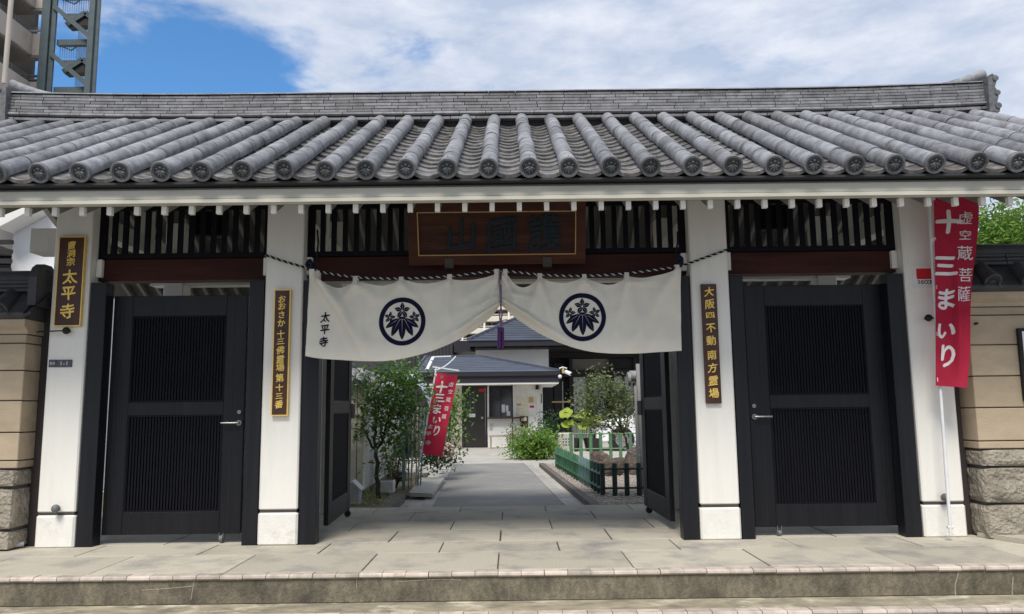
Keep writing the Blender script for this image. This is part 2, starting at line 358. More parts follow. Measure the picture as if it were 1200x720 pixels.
def brush(u, v, k):
    """a hand-brushed slant and swell"""
    return (u*(1 - .05*v) + .03*math.sin(4*v+k), v + .10*u + .018*math.sin(6*u+k))
def shifts(b): return [(0, 0, 0), (b, b*.3, .0003), (-b, -b*.3, .0006), (0, b, .0009), (0, -b, .0012)] if b > .012 else [(0, 0, 0), (b, 0, .0003)]
def write(mb, items, fn, depth=0, bold=.018, slant=True, dirn=None):
    """items: (char, u, v, width, height); fn maps (u, v) to a point. depth > 0 gives raised letters."""
    for k, (ch, cu, cv, w, h) in enumerate(items):
      if 1:
        vs, fs = glyph(ch); vs0 = vs
      for (du, dv, dd_) in shifts(bold):
        pts = [brush(a+du, b+dv, k) if slant else (a+du, b+dv) for a, b in vs0]
        P = [Vector(fn(cu + a*w, cv + b*h)) + Vector(dirn or (0, -1, 0))*dd_ for a, b in pts]
        if not depth: mb.add(P, fs); continue
        n = len(P); d = Vector(dirn)*depth; edges = {}
        for f in fs:
            for i in range(3):
                a, b = f[i], f[(i+1) % 3]; edges[a, b] = 1
        side = [(a, b, b+n, a+n) for (a, b) in edges if (b, a) not in edges]
        mb.add([p + d for p in P] + P, list(fs) + side)
    return mb
def subdivide_mesh(vs, fs, lim):
    """split long edges of a 2D triangle mesh so it can follow cloth folds"""
    bm = bmesh.new()
    bv = [bm.verts.new((a, b, 0)) for a, b in vs]
    for f in fs:
        try: bm.faces.new([bv[i] for i in f])
        except ValueError: pass
    for _ in range(3):
        es = [e for e in bm.edges if e.calc_length() > lim]
        if not es: break
        bmesh.ops.subdivide_edges(bm, edges=es, cuts=1); bmesh.ops.triangulate(bm, faces=bm.faces)
    bm.verts.index_update()
    out = ([(v.co.x, v.co.y) for v in bm.verts], [tuple(v.index for v in f.verts) for f in bm.faces]); bm.free()
    return out

# ================================================================== GROUND AND STEPS
ZC = -.18                                    # courtyard level; the gate platform is z = 0
st = struct('street', MB().box(-400, 400, -400, -1.39, -.60, -.352), M['street'])
# land under everything, as one far sheet
struct('ground', MB().box(-400, 400, -1.0, 500, -.6, ZC-.006), M['ground'])
pf = struct('gate_platform', MB().box(-9, 9, -1.035, 2.21, -.5, -.016).box(-9, 9, 2.211, 2.25, -.5, -.02), M['joint'])
ROOT[pf.name] = pf.location.copy()
rows = [(-.978, -.357, 0), (-.357, .093, .5), (.093, .659, 0), (.659, 1.227, .5), (1.227, 1.798, 0), (1.798, 2.25, .5)]
SW = .862
for (y0, y1, ph) in rows:
    for k in range(-6, 6):
        x0 = (k + ph)*SW
        g = .0045 if random.random() < .6 else .0065
        put('paving_slab', MB().box(g, SW-g, .003, y1-y0-.003, -.03, 0, .003).mesh('paving_slab', M['slab']), pf, (x0, y0, random.uniform(-.002, .002)))
# side apron in front of the right wall, a thin raised slab
struct('side_apron', MB().prism([(3.618, 0.0, -0.047)[:2], (5.2, -0.27), (5.2, -.87), (4.9, -.87), (3.86, -.55)], 'z', .003, .035), M['slab'])
rs = struct('riser', MB().box(-9, 9, -1.05, -1.036, -.171, -.03), M['riser'])
tr = struct('step_tread', MB().box(-9, 9, -1.30, -1.0505, -.5, -.175), M['tread'])
struct('lower_riser', MB().box(-9, 9, -1.375, -1.301, -.5, -.20), M['riser'])
nm = MB()
prof = [(-1.062, -.026), (-1.068, -.018), (-1.066, -.006), (-1.056, .001), (-.982, .001), (-.982, -.03), (-1.05, -.03)]
nose = MB().prism([(a+1.06, b) for a, b in prof], 'x', .002, .142).mesh('nosing_tile', M['nosing'])
nose2 = MB().prism([(-.014, -.028), (-.018, -.016), (-.014, -.004), (-.006, 0), (.064, 0), (.064, -.03)], 'x', .002, .142).mesh('step_nosing_tile', M['nosing'])
nst = struct('step_nosing', MB().box(-9, 9, -1.372, -1.31, -.2, -.18), M['joint']); ROOT[nst.name] = nst.location.copy()
for k in range(-34, 34):
    put('nosing_tile', nose, pf, (k*.144+.004+random.uniform(-.001, .001), -1.06, random.uniform(-.002, .001)), (0, 0, random.uniform(-.006, .006)))
    put('step_nosing_tile', nose2, nst, (k*.144-.05, -1.366, -.171+random.uniform(-.002, .001)), (0, 0, random.uniform(-.006, .006)))
def streak(pts, w, y):
    m = MB()
    for a, b in zip(pts[:-1], pts[1:]): m.beam((a[0], y, a[1]), (b[0], y, b[1]), .003, w, up=(b[1]-a[1], 0, -(b[0]-a[0])))
    o = m.build('mineral_streak', M['streak'], rs); return o
ROOT[rs.name] = rs.location.copy()
def px_line(xs, y): return xs
streak([(2.868, -1.05, -0.028)[::2], (2.86, -1.05, -0.063)[::2], (2.84, -1.05, -0.114)[::2], (2.837, -1.05, -0.175)[::2]], .007, -1.0505)
streak([(3.205, -1.05, -0.067)[::2], (3.189, -1.05, -0.174)[::2]], .007, -1.0505)
streak([(-0.626, -1.05, -0.053)[::2], (-0.467, -1.05, -0.045)[::2], (-0.334, -1.05, -0.041)[::2], (-0.223, -1.05, -0.048)[::2]], .005, -1.0505)
streak([(-1.878, -1.05, -0.008)[::2], (-1.891, -1.05, -0.079)[::2], (-1.899, -1.05, -0.145)[::2]], .005, -1.0505)
streak([(-2.208, -1.05, -0.085)[::2], (-2.055, -1.05, -0.077)[::2], (-1.891, -1.05, -0.064)[::2]], .005, -1.0505)
streak([(-0.875, -1.05, -0.03)[::2], (-0.874, -1.05, -0.091)[::2]], .004, -1.0505)

# ================================================================== THE GATE
gate = thing('temple_gate', (0, 0, 0), 'wide white pillared temple gate with grey tiled roof and black doors', 'gate')
PX = [(-3.522, -3.232), (-1.836, -1.541), (1.529, 1.830), (3.226, 3.546)]
def roof_z(y, base=2.40): return base + (y + .95)*.541           # underside line of the front slope
for i, (a, b) in enumerate(PX):
    p = MB().box(a, b, 0, .30, .262, 2.90, .010).build('pillar', M['white'], gate)
    MB().box(a+.008, b-.008, .008, .292, .24, .264).build('groove', M['groove'], p)
    MB().box(a-.004, b+.004, -.004, .304, -.003, .243, .014).build('plinth', M['plinth'], p)
# rear pillars, hidden behind the opened leaves
for a, b in ((-3.45, -3.25), (-1.81, -1.62), (1.62, 1.81), (3.25, 3.45)):
    MB().box(a, b, 1.78, 1.98, -.003, 2.95, .008).build('rear_pillar', M['white'], gate)
# brown jambs closing the gap to the garden walls
MB().box(-3.70, -3.53, .10, .16, -.003, 1.95).build('side_jamb', M['brownjamb'], gate)
MB().box(3.55, 3.74, .10, .16, -.003, 1.95).build('side_jamb', M['brownjamb'], gate)
# black posts beside the pillars
for a, b in ((-3.222, -3.098), (-1.965, -1.846), (-1.531, -1.405), (1.397, 1.519), (1.840, 1.945), (3.088, 3.216)):
    MB().box(a, b, .016, .14, -.003, 2.035, .004).build('door_post', M['black'], gate)
# bays: beam, lattice
BAYS = [(-3.228, -1.840), (-1.537, 1.525), (1.834, 3.222)]
for bi, (a, b) in enumerate(BAYS):
    MB().box(a, b, .125, .26, 2.064, 2.243, .005).build('tie_beam', M['redbeam'], gate)
    lt = MB().box(a, b, .11, .15, 2.246, 2.286).box(a, b, .11, .15, 2.640, 2.690).box(a, a+.05, .11, .15, 2.286, 2.640).box(b-.05, b, .11, .15, 2.286, 2.640).build('transom_frame', M['lattice'], gate)
    n = round((b-a-.05)/.0915)
    bar = MB().box(-.019, .019, -.015, .015, 0, .354).mesh('lattice_bar', M['lattice'])
    for k in range(1, n):
        put('lattice_bar', bar, lt, (a+.025+(b-a-.05)*k/n, .13, 2.286))
    MB().box(a-.003, b+.003, .09, .25, 2.693, 2.90).build('head_beam', M['cream'], gate)
# white wedge brackets at the tie-beam ends
for x in (-3.228, -1.840, -1.537, 1.525, 1.834, 3.222):
    s_ = 1 if x in (-3.228, -1.537, 1.834) else -1
    MB().box(x, x+s_*.045, .085, .124, 2.09, 2.235, .003).build('beam_bracket', M['white'], gate)
# inner ceiling structure: rear beams and cross beams
MB().box(-3.6, 3.6, 1.80, 1.96, 2.30, 2.42).build('rear_tie_beam', M['white'], gate)
MB().box(-4.6, 4.6, 1.14, 1.30, 3.22, 3.42).build('ridge_beam', M['white'], gate)
for x in (-3.38, -1.69, 1.68, 3.38):
    MB().box(x-.06, x+.06, .31, 1.77, 2.50, 2.66).build('cross_beam', M['white'], gate)
    MB().box(x-.05, x+.05, 1.16, 1.28, 2.664, 3.216).build('king_post', M['white'], gate)
# dark interior lamp hanging behind the right lattice and left lattice
for x, z in ((2.443, 2.58), (-2.564, 2.58)):
    MB().box(x-.14, x+.14, .66, .78, z-.02, z+.22, .02).build('ceiling_lamp', M['lattice'], gate)
# side boards outside the outer bays (end of a white beam in the eave corner)
MB().box(-3.913, -3.56, .3, .5, 2.345, 2.55, .006).build('beam_end', M['white'], gate)

# ---- doors
def door_leaf(w, h, x, y, rz, mirror=False, label=None, handle=True):
    """local: u from hinge, v thickness, z up; handle at far side"""
    e = bpy.data.objects.new('door_leaf', None)
    s = -1 if mirror else 1
    sx = lambda a, b: (min(s*a, s*b), max(s*a, s*b))
    st1, st2 = .155, .165      # stiles
    z1, z2, z3, z4 = .17, .915, 1.02, h-.165   # rails
    m = MB()
    m.box(*sx(0, st1), -.02, .02, 0, h, .003).box(*sx(w-st2, w), -.02, .02, 0, h, .003)
    m.box(*sx(st1, w-st2), -.0195, .0195, 0, z1, .003).box(*sx(st1, w-st2), -.0195, .0195, z2, z3, .003).box(*sx(st1, w-st2), -.0195, .0195, z4, h-.0005, .003)
    m.box(*sx(st1, w-st2), .004, .012, z1, z4)
    me = m.mesh('door_leaf', M['blackleaf'])
    o = bpy.data.objects.new('door_leaf', me); COL.objects.link(o); o.parent = gate; o.location = (x, y, .07); o.rotation_euler = (0, 0, rz)
    bpy.data.objects.remove(e)
    ROOT[o.name] = Vector()
    if label: o['label'] = label
    for za, zb in ((z1, z2), (z3, z4)):
        q = MB(); n = int((w-st1-st2)/.0232)
        for k in range(n):
            u = st1 + (k+.5)*(w-st1-st2)/n
            q.box(*sx(u-.0065, u+.0065), -.012, .004, za+.012, zb-.012)
        q.box(*sx(st1+.001, st1+.012), -.017, .003, za+.001, zb-.001).box(*sx(w-st2-.012, w-st2-.001), -.017, .003, za+.001, zb-.001)
        q.box(*sx(st1+.012, w-st2-.012), -.017, .003, za+.001, za+.012).box(*sx(st1+.012, w-st2-.012), -.017, .003, zb-.012, zb-.001)
        q.local('slat_panel', M['lattice'], o)
    # thin shadow groove of the lock stile
    MB().box(*sx(w-.10, w-.096), -.0215, -.0195, .01, h-.01).local('edge_groove', M['rubber'], o)
    if handle:
        hd = MB(); hz = .85
        hd.tube([(s*(w-.034), -.021, hz), (s*(w-.034), -.034, hz)], .022, 14)
        hd.tube([(s*(w-.034), -.03, hz), (s*(w-.034), -.055, hz), (s*(w-.06), -.062, hz), (s*(w-.165), -.06, hz)], .0085, 8)
        hd.local('handle', M['satin'], o, True)
        MB().tube([(s*(w-.034), -.021, hz+.085), (s*(w-.034), -.034, hz+.085)], .016, 12).local('lock_cylinder', M['satin'], o, True)
    return o
d1 = door_leaf(1.075, 1.872, -3.092, .155, 0)
d2 = door_leaf(1.115, 1.90, 3.10, .165, 0, mirror=True)
def caster(o, u, v, r=.028, m='greymetal'):
    c = MB().tube([(u-.012, v, -.066+r), (u+.012, v, -.066+r)], r, 14).box(u-.018, u-.014, v-.014, v+.014, -.066+r-.006, .01).box(u+.014, u+.018, v-.014, v+.014, -.066+r-.006, .01)
    c.local('caster', M[m], o, True)
caster(d1, .93, -.01); caster(d2, -.93, -.01, .02)
# the two leaves swung inwards
d3 = door_leaf(1.10, 1.90, -1.44, .50, R(92.5), handle=False)
d4 = door_leaf(1.10, 1.90, 1.415, .50, R(88.5), mirror=True, handle=False)
d4.rotation_euler = (0, 0, R(-88.5))
for o, s in ((d3, 1), (d4, -1)):
    caster(o, s*1.02, -.01 if s > 0 else .01, .03, 'rubber')
    MB().box(s*1.10, s*1.15, -.05, .05, .86, 1.0, .004).local('lock_box', M['greymetal'], o)
# fixed black reveals between post and swung leaf
MB().box(-1.535, -1.50, .15, .50, -.003, 2.03).build('door_reveal', M['black'], gate)
MB().box(1.49, 1.525, .15, .50, -.003, 2.03).build('door_reveal', M['black'], gate)
for x in (-1.498, 1.488):
    h_ = MB().box(x-.004, x+.006, .34, .47, .24, .34)
    for a in (.37, .44):
        for b in (.265, .315): h_.tube([(x-.006, a, b), (x+.009, a, b)], .007, 6)
    h_.build('hinge_plate', M['darksteel'], gate)
# door sills glimpsed below the closed leaves
# ---- eaves
FY = -.95
fx = 4.80
fb = MB().prism([(FY, 2.437), (FY, 2.497), (FY+.035, 2.521), (FY+.07, 2.521), (FY+.07, 2.437)], 'x', -fx, fx).build('fascia', M['cream'], gate)
MB().prism([(FY-.012, 2.405), (FY-.012, 2.428), (FY+.004, 2.436), (FY+.06, 2.436), (FY+.06, 2.405)], 'x', -fx, fx).build('fascia_lip', M['cream'], fb)
MB().box(-fx, fx, FY-.055, FY+.5, 2.523, 2.537).build('eave_board', M['mortar'], gate)
rf_me = MB()
# rafter: sloping bar from the tail to the ridge beam, z along the slope
dy, dz = 1.22-(-.88), (1.22+.88)*.541
rf_me.add([(-.0165, 0, -.051), (.0165, 0, -.051), (.0165, 0, .014), (-.0165, 0, .014), (-.0165, dy, dz-.051), (.0165, dy, dz-.051), (.0165, dy, dz+.014), (-.0165, dy, dz+.014)],
          [(0,1,2,3),(7,6,5,4),(0,4,5,1),(1,5,6,2),(2,6,7,3),(3,7,4,0)])
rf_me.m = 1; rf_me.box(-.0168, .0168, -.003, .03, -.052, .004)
rf = rf_me.mesh('rafter', [M['rafter'], M['white']])  # tail stays white; the rest has its shade in the colour
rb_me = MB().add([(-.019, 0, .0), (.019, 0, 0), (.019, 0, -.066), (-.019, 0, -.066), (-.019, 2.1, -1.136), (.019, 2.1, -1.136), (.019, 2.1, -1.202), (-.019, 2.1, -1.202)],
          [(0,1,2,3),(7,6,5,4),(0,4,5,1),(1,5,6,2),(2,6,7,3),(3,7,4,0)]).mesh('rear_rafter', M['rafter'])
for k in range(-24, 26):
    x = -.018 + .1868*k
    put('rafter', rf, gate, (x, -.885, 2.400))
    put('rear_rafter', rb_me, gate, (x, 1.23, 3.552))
# soffit boards over the rafters (front and rear slopes)
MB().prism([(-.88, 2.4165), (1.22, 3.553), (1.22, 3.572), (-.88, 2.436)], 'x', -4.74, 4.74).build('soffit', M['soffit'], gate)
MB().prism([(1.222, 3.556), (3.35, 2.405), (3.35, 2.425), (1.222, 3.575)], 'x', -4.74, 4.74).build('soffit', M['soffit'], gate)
for s in (-1, 1):
    MB().prism([(-.9, 2.40), (1.22, 3.46), (3.35, 2.40), (3.35, 2.54), (1.22, 3.70), (-.9, 2.54)], 'x', s*4.745, s*4.80).build('bargeboard', M['cream'], gate)

# ---- roof
T0 = Vector((0, -1.05, 2.597)); T1 = Vector((0, 1.10, 3.76)); TD = (T1-T0); TL = TD.length; TD.normalize()
PIT = math.atan2(TD.z, TD.y)
roof = MB().prism([(-1.0, 2.532), (1.22, 3.72), (3.45, 2.532), (3.45, 2.50), (1.22, 3.60), (-.93, 2.5315)], 'x', -4.78, 4.78).build('roof', M['mortar'], gate)
roof['label'] = 'grey smoked tile roof with long round tile rows'
def round_tile(L, r, a0=-112, a1=112, n=12, r2=None):
    m = MB(); vs = []; r2 = r2 or r
    for (t, rad) in ((0, r), (L*.97, r2), (L, r2*.993)):
        for k in range(n+1):
            a = R(a0 + (a1-a0)*k/n); vs.append((rad*math.sin(a), t, rad*math.cos(a)))
    q = n+1; fs = []
    for i in range(2):
        for k in range(n): fs.append((i*q+k, i*q+k+1, (i+1)*q+k+1, (i+1)*q+k))
    fs.append(tuple(range(q)))
    fs.append(tuple(range(2*q, 3*q))[::-1])
    return m.add(vs, fs)
NSEG = 8; SL = TL/NSEG
seg = round_tile(SL-.001, .0605, r2=.0596).mesh('round_tile', M['tile'], True)
# eave end tile: disc with raised rim and leaf crest
def crest_disc(m, r, y, side=-1):
    n = 24
    def ring(r0, y0, r1, y1):
        vs = [(r0*math.sin(2*PI*k/n), y0, r0*math.cos(2*PI*k/n)) for k in range(n)] + [(r1*math.sin(2*PI*k/n), y1, r1*math.cos(2*PI*k/n)) for k in range(n)]
        m.add(vs, [(k, (k+1) % n, n+(k+1) % n, n+k) for k in range(n)])
    ring(r, .02, r, y+.004); ring(r, y+.004, r*.97, y); ring(r*.97, y, r*.80, y); ring(r*.80, y, r*.76, y+.010)
    ring(r*.70, y+.0035, r*.66, y+.0035)
    km = m.m; m.m = km+1 if km else 0
    m.add([(r*.765*math.sin(2*PI*k/n), y+.010, r*.765*math.cos(2*PI*k/n)) for k in range(n)], [tuple(range(n))]); m.m = km
    # crest: five leaves fanned below, three blossoms above
    def leaf(ang, L, w, cz=.12):
        ca, sa = math.sin(R(ang)), -math.cos(R(ang)); o = (0, cz*r)
        p = []
        for t, ww in ((0, .25), (.35, 1), (.7, .8), (1, 0)):
            p.append((o[0]+ca*L*r*t - sa*w*r*ww, o[1]+sa*L*r*t + ca*w*r*ww)); 
        q = [(o[0]+ca*L*r*t + sa*w*r*ww, o[1]+sa*L*r*t - ca*w*r*ww) for t, ww in ((.7, .8), (.35, 1), (0, .25))]
        pts = p+q; c = (o[0]+ca*L*r*.45, o[1]+sa*L*r*.45)
        vs = [(a, y+.0085, b) for a, b in pts] + [(c[0], y-.004, c[1])]
        m.add(vs, [(i, (i+1) % len(pts), len(pts)) for i in range(len(pts))])
    for a, L_, w in ((-62, .62, .10), (-32, .72, .12), (0, .80, .13), (32, .72, .12), (62, .62, .10)): leaf(a, L_, w)
    for cx, cz, s_ in ((0, .40, .22), (-.36, .26, .16), (.36, .26, .16)):
        pts = []
        for k in range(10):
            rr = s_ if k % 2 == 0 else s_*.5; a = 2*PI*k/10
            pts.append((cx*r + rr*r*math.sin(a), cz*r + rr*r*math.cos(a)))
        m.add([(a, y+.0085, b) for a, b in pts] + [(cx*r, y-.003, cz*r)], [(i, (i+1) % 10, 10) for i in range(10)])
em = round_tile(SL-.003, .0655, r2=.0605)
em.m = 1; crest_disc(em, .0685, -.012); em.m = 0
em.tube([(0, .06, .064), (0, .06, .071)], .004, 6)
endt = em.mesh('eave_round_tile', [M['tile'], M['tileend'], M['tilefield']], True)
TP = .272
RX = [-.038 + TP*k for k in range(-17, 18)]
for x in RX:
    lean = random.uniform(-.012, .012)
    for k in range(NSEG):
        p = T0 + TD*(SL*k)
        j = (PIT + random.uniform(-.006, .006), random.uniform(-.03, .03), random.uniform(-.008, .008))
        put('eave_round_tile' if k == 0 else 'round_tile', endt if k == 0 else seg, roof, (x+lean*(k/NSEG-.5)+random.uniform(-.003, .003), p.y+(random.uniform(-.012, .012) if k == 0 else 0), p.z+random.uniform(-.004, .004)), j)
# pan tiles between the rows
NP = 15; PLn = TL/NP
def pan(L, W_, sag, th, drop=0):
    m = MB(); n = 8; vs = []
    for (t, dz_) in ((0, 0), (L, .004)):
        for lay in (0, 1):
            for k in range(n+1):
                u = -1 + 2*k/n; z = -sag*(1-u*u) + dz_ - (0 if lay == 0 else th)
                vs.append((u*W_/2, t, z))
    q = n+1
    fs = []
    for k in range(n):
        fs += [(k, k+1, 2*q+k+1, 2*q+k), (k, k+1, q+k+1, q+k)]
    m.add(vs, fs)
    if drop:
        m.m = 0
        vs = []; 
        for (y_, e) in ((-.002, 0), (-.008, .004)):
            for k in range(n+1):
                u = -1+2*k/n; z = -sag*(1-u*u)+.002
                vs.append((u*W_/2, y_, z-e))
        for k in range(n+1):
            u = -1+2*k/n; z = -sag*(1-u*u)-drop*(1-.25*u*u)
            vs.append((u*W_/2, -.008, z))
        for k in range(n+1):
            u = -1+2*k/n; z = -sag*(1-u*u)-drop*(1-.25*u*u)
            vs.append((u*W_/2, .01, z))
        m.add(vs, [(i*q+k, i*q+k+1, (i+1)*q+k+1, (i+1)*q+k) for i in range(3) for k in range(n)])
    return m
pan_me = pan(PLn+.06, .205, .030, .017)
panm = pan_me.mesh('pan_tile', M['pantile'], True)
pane = pan(PLn+.06, .205, .030, .017, .030).mesh('eave_pan_tile', M['pantile'], True)
cells = [(abs(x+TP/2), x, k) for x in RX[:-1] for k in range(NP)]
cells.sort()
rest = MB()
for i, (_, x, k) in enumerate(cells):
    p = T0 + TD*(PLn*k) + Vector((0, 0, -.024 if k else -.004)); pt = PIT - .105
    X = x + TP/2
    if k == 0 or i < 330:
        put('eave_pan_tile' if k == 0 else 'pan_tile', pane if k == 0 else panm, roof, (X+random.uniform(-.003, .003), p.y+(.035 if k == 0 else 0), p.z+random.uniform(-.003, .003)), (pt if k else PIT-.06, random.uniform(-.02, .02), 0))
    else:
        m4 = Matrix.Translation((X, p.y, p.z+random.uniform(-.003, .003))) @ Matrix.Rotation(pt, 4, 'X')
        rest.add([m4 @ Vector(v) for v in pan_me.v], pan_me.f)
meta(rest.build('side_pan_tiles', M['pantile'], roof, True), kind='stuff')
# rear slope, seen only from elsewhere: plain rolled tile rows as one part
rr_ = MB()
for x in RX: rr_.tube([(x, 1.4, 3.70), (x, 3.48, 2.575)], .06, 8)
meta(rr_.build('rear_tile_rows', M['tile'], roof, True), kind='stuff')
# fine layered eave trims between the round tile ends
# ---- ridge
def rz_(x): return .045*max(0, (abs(x)-2.6)/2.2)**2
RXE = 4.77
ridge = MB()
segs = 24
for i in range(segs):
    xa = -RXE + 2*RXE*i/segs; xb = -RXE + 2*RXE*(i+1)/segs
    ridge.add([(xa, 1.16, 3.70), (xb, 1.16, 3.70), (xb, 1.16, 4.03+rz_(xb)), (xa, 1.16, 4.03+rz_(xa)), (xa, 1.36, 3.70), (xb, 1.36, 3.70), (xb, 1.36, 4.03+rz_(xb)), (xa, 1.36, 4.03+rz_(xa))],
              [(0,1,2,3),(4,5,6,7),(3,2,6,7)])
ridge = ridge.build('ridge', M['mortar'], gate)
courses = [(3.776, .030, 1.098, .27, 0), (3.820, .036, 1.088, .27, 1)] + [(3.862+.0325*k, .0285, 1.112+.004*k, .25, 0) for k in range(6)]
for ci, (z, h, y, ln, rnd_) in enumerate(courses):
    n = int(2*RXE/ln); ph = random.random()*.5
    x = -RXE
    while x < RXE-.02:
        l_ = ln*random.uniform(.82, 1.12)
        if x == -RXE: l_ *= .35+ph
        x2 = min(x+l_, RXE)
        if RXE-x2 < .05: x2 = RXE
        za, zb = rz_(x), rz_(x2); d = random.uniform(-.002, .003)
        w = x2-x
        m = MB()
        y0 = y+d-1.2; e = .003
        if rnd_: pr_ = [(y0+.006, 0), (y0-.004, h*.35), (y0, h*.75), (y0+.012, h)]
        else: pr_ = [(y0+.004, 0), (y0, h*.15), (y0, h*.85), (y0+.005, h)]
        pr_ = pr_ + [(.12, h), (.12, 0)]
        vs = [(e, a, b) for a, b in pr_] + [(w-e, a, b+zb-za) for a, b in pr_]
        k = len(pr_)
        m.add(vs, [tuple(range(k)), tuple(range(2*k-1, k-1, -1))] + [(i, (i+1) % k, (i+1) % k+k, i+k) for i in range(k)])
        put('ridge_tile', m.mesh('ridge_tile', M['ridge']), ridge, (x, 1.2, z+za))
        x = x2
# top cap: low rounded tiles
x = -RXE; 
while x < RXE:
    w = min(.26, RXE-x); za, zb = rz_(x), rz_(x+w)
    vs = []; n = 6
    for (X, zz) in ((.002, 0), (w-.002, zb-za)):
        for k in range(n+1):
            a = PI*k/n; vs.append((X, -.125*math.cos(a), .012+.035*math.sin(a)+zz))
    fs = [(k, k+1, n+2+k, n+1+k) for k in range(n)] + [tuple(range(n+1)), tuple(range(n+1, 2*n+2))[::-1]]
    put('ridge_cap_tile', MB().add(vs, fs).mesh('ridge_cap_tile', M['ridge'], True), ridge, (x, 1.245, 4.048+za))
    x += w
# ridge-end ornaments: carved end tile with scrolls and an upswept round tile
for s in (-1, 1):
    e = RXE
    o = MB()
    base = [(0, 0), (.035, .0), (.045, .05), (.02, .10), (.035, .14), (.04, .20), (.012, .25), (.03, .30), (.025, .36), (0, .385), (-.05, .36), (-.06, 0)]
    o.prism([(s*(e+a), 3.77+b) for a, b in base], 'y', 1.05, 1.45)
    for (a, b, r_) in ((.022, .335, .028), (.03, .19, .026), (.026, .06, .03)):
        o.tube([(s*(e+a), 1.04, 3.77+b), (s*(e+a), 1.10, 3.77+b)], r_, 12)
    end = o.build('ridge_end_ornament', M['tileend'], ridge)
    pts = []; rr = []
    for k in range(7):
        t = k/6; pts.append((s*(e-.46+.49*t), 1.245, 4.06+rz_(e)+.13*t**1.6)); rr.append(.035+.02*t)
    t_ = MB().tube(pts, .06, 12, rr=rr)
    t_.build('upswept_end_tile', M['tile'], ridge, True)

# ================================================================== NAME BOARD
def signboard(name, loc, label): pass
q0 = thing('name_board', (0.0, -.1, 2.15), 'large dark brown name board with navy characters and thin gold border above the curtain', 'sign')
BL, BR = (-0.697, -0.02, 2.133), (0.696, -0.02, 2.14)
zb_, zt_ = (BL[2]+BR[2])/2, 2.601
xl_, xr_ = BL[0]+.0, BR[0]
tilt = math.atan2(.17, zt_-zb_)
Hb = math.hypot(.17, zt_-zb_)
def bp_(u, v, d=0):     # board plane: u metres across from centre, v up from the bottom, d proud
    return ((xl_+xr_)/2 + u, -.02 - v*math.sin(tilt) - d*math.cos(tilt), zb_ + v*math.cos(tilt) - d*math.sin(tilt))
Wb = xr_-xl_
def plate_box(u0, u1, v0, v1, d0, d1, m=None):
    m = m or MB()
    return m.add([bp_(u, v, d) for d in (d0, d1) for u, v in ((u0, v0), (u1, v0), (u1, v1), (u0, v1))], [(0,3,2,1),(4,5,6,7),(0,1,5,4),(1,2,6,5),(2,3,7,6),(3,0,4,7)])
fr = plate_box(-Wb/2, Wb/2, 0, .075, -.03, .0)
plate_box(-Wb/2, Wb/2, Hb-.075, Hb, -.03, 0, fr); plate_box(-Wb/2, -Wb/2+.075, .075, Hb-.075, -.03, 0, fr); plate_box(Wb/2-.075, Wb/2, .075, Hb-.075, -.03, 0, fr)
fr.build('frame', M['plaqueframe'], q0)
plate_box(-Wb/2+.07, Wb/2-.07, .07, Hb-.07, -.028, -.012).build('board', M['plaque'], q0)
g_ = MB()
e1, e2 = .075, .083
plate_box(-Wb/2+e1, Wb/2-e1, e1, e2, -.012, .002, g_); plate_box(-Wb/2+e1, Wb/2-e1, Hb-e2, Hb-e1, -.012, .002, g_)
plate_box(-Wb/2+e1, -Wb/2+e2, e2, Hb-e2, -.012, .002, g_); plate_box(Wb/2-e2, Wb/2-e1, e2, Hb-e2, -.012, .002, g_)
g_.build('gold_border', M['goldline'], q0)
k_ = MB(); 
write(k_, [('山', -.28, Hb*.49, .26, .27), ('國', .04, Hb*.49, .26, .29), ('護', .37, Hb*.50, .27, .31)], lambda u, v: bp_(u, v, -.010), depth=.008, bold=.016,
      dirn=(0, -math.cos(tilt), -math.sin(tilt)))
k_.build('lettering', M['ink'], q0)
for u in (-.38, .395):
    m = plate_box(u-.035, u+.035, -.012, .055, .001, .008); m.box((xl_+xr_)/2+u-.035, (xl_+xr_)/2+u+.035, -.03, .10, zb_-.02, zb_-.013)
    m.build('bracket', M['darksteel'], q0)

# ================================================================== HANGING SIGN BOARDS
def vertical_sign(tl, br, txt, label, lean, sizes, frame=True, cu=0):
    """tl, br: world corners (x, z) of an upright board on a pillar face"""
    x0, z1 = tl; x1, z0 = br
    t = thing('pillar_sign', ((x0+x1)/2, 0, z0), label, 'sign', 'wooden signs on the gate pillars')
    w, h = x1-x0, z1-z0; cx = (x0+x1)/2
    MB().box(x0, x1, -.03, -.006, z0, z1, .002).build('board', M['signwood'], t)
    if frame:
        g = .0045
        MB().box(x0-.003, x0+g, -.034, -.008, z0-.003, z1+.003).box(x1-g, x1+.003, -.034, -.008, z0-.003, z1+.003).box(x0+g, x1-g, -.034, -.008, z0-.003, z0+g).box(x0+g, x1-g, -.034, -.008, z1-g, z1+.003).build('gold_edge', M['gold'], t)
    m = MB(); items = [(ch, cx+cu, z0+h*v, s, s*k) for ch, v, s, k in sizes]
    write(m, items, lambda u, v: (u, -.031, v), depth=.004, bold=.02, dirn=(0, -1, 0))
    m.build('lettering', M['gold'], t)
    return t
a_, b_ = (-3.482, -0.03, 2.397), (-3.252, -0.03, 1.687)
vertical_sign((-3.468, a_[2]), (-3.264, b_[2]), '', 'short wide brown board with gold characters on the far left pillar', 0,
    [('曹', .905, .07, .95), ('洞', .81, .07, .95), ('宗', .716, .07, .95), ('太', .55, .118, 1), ('平', .368, .118, 1), ('寺', .165, .118, 1.05)])
s2 = '十三佛霊場'
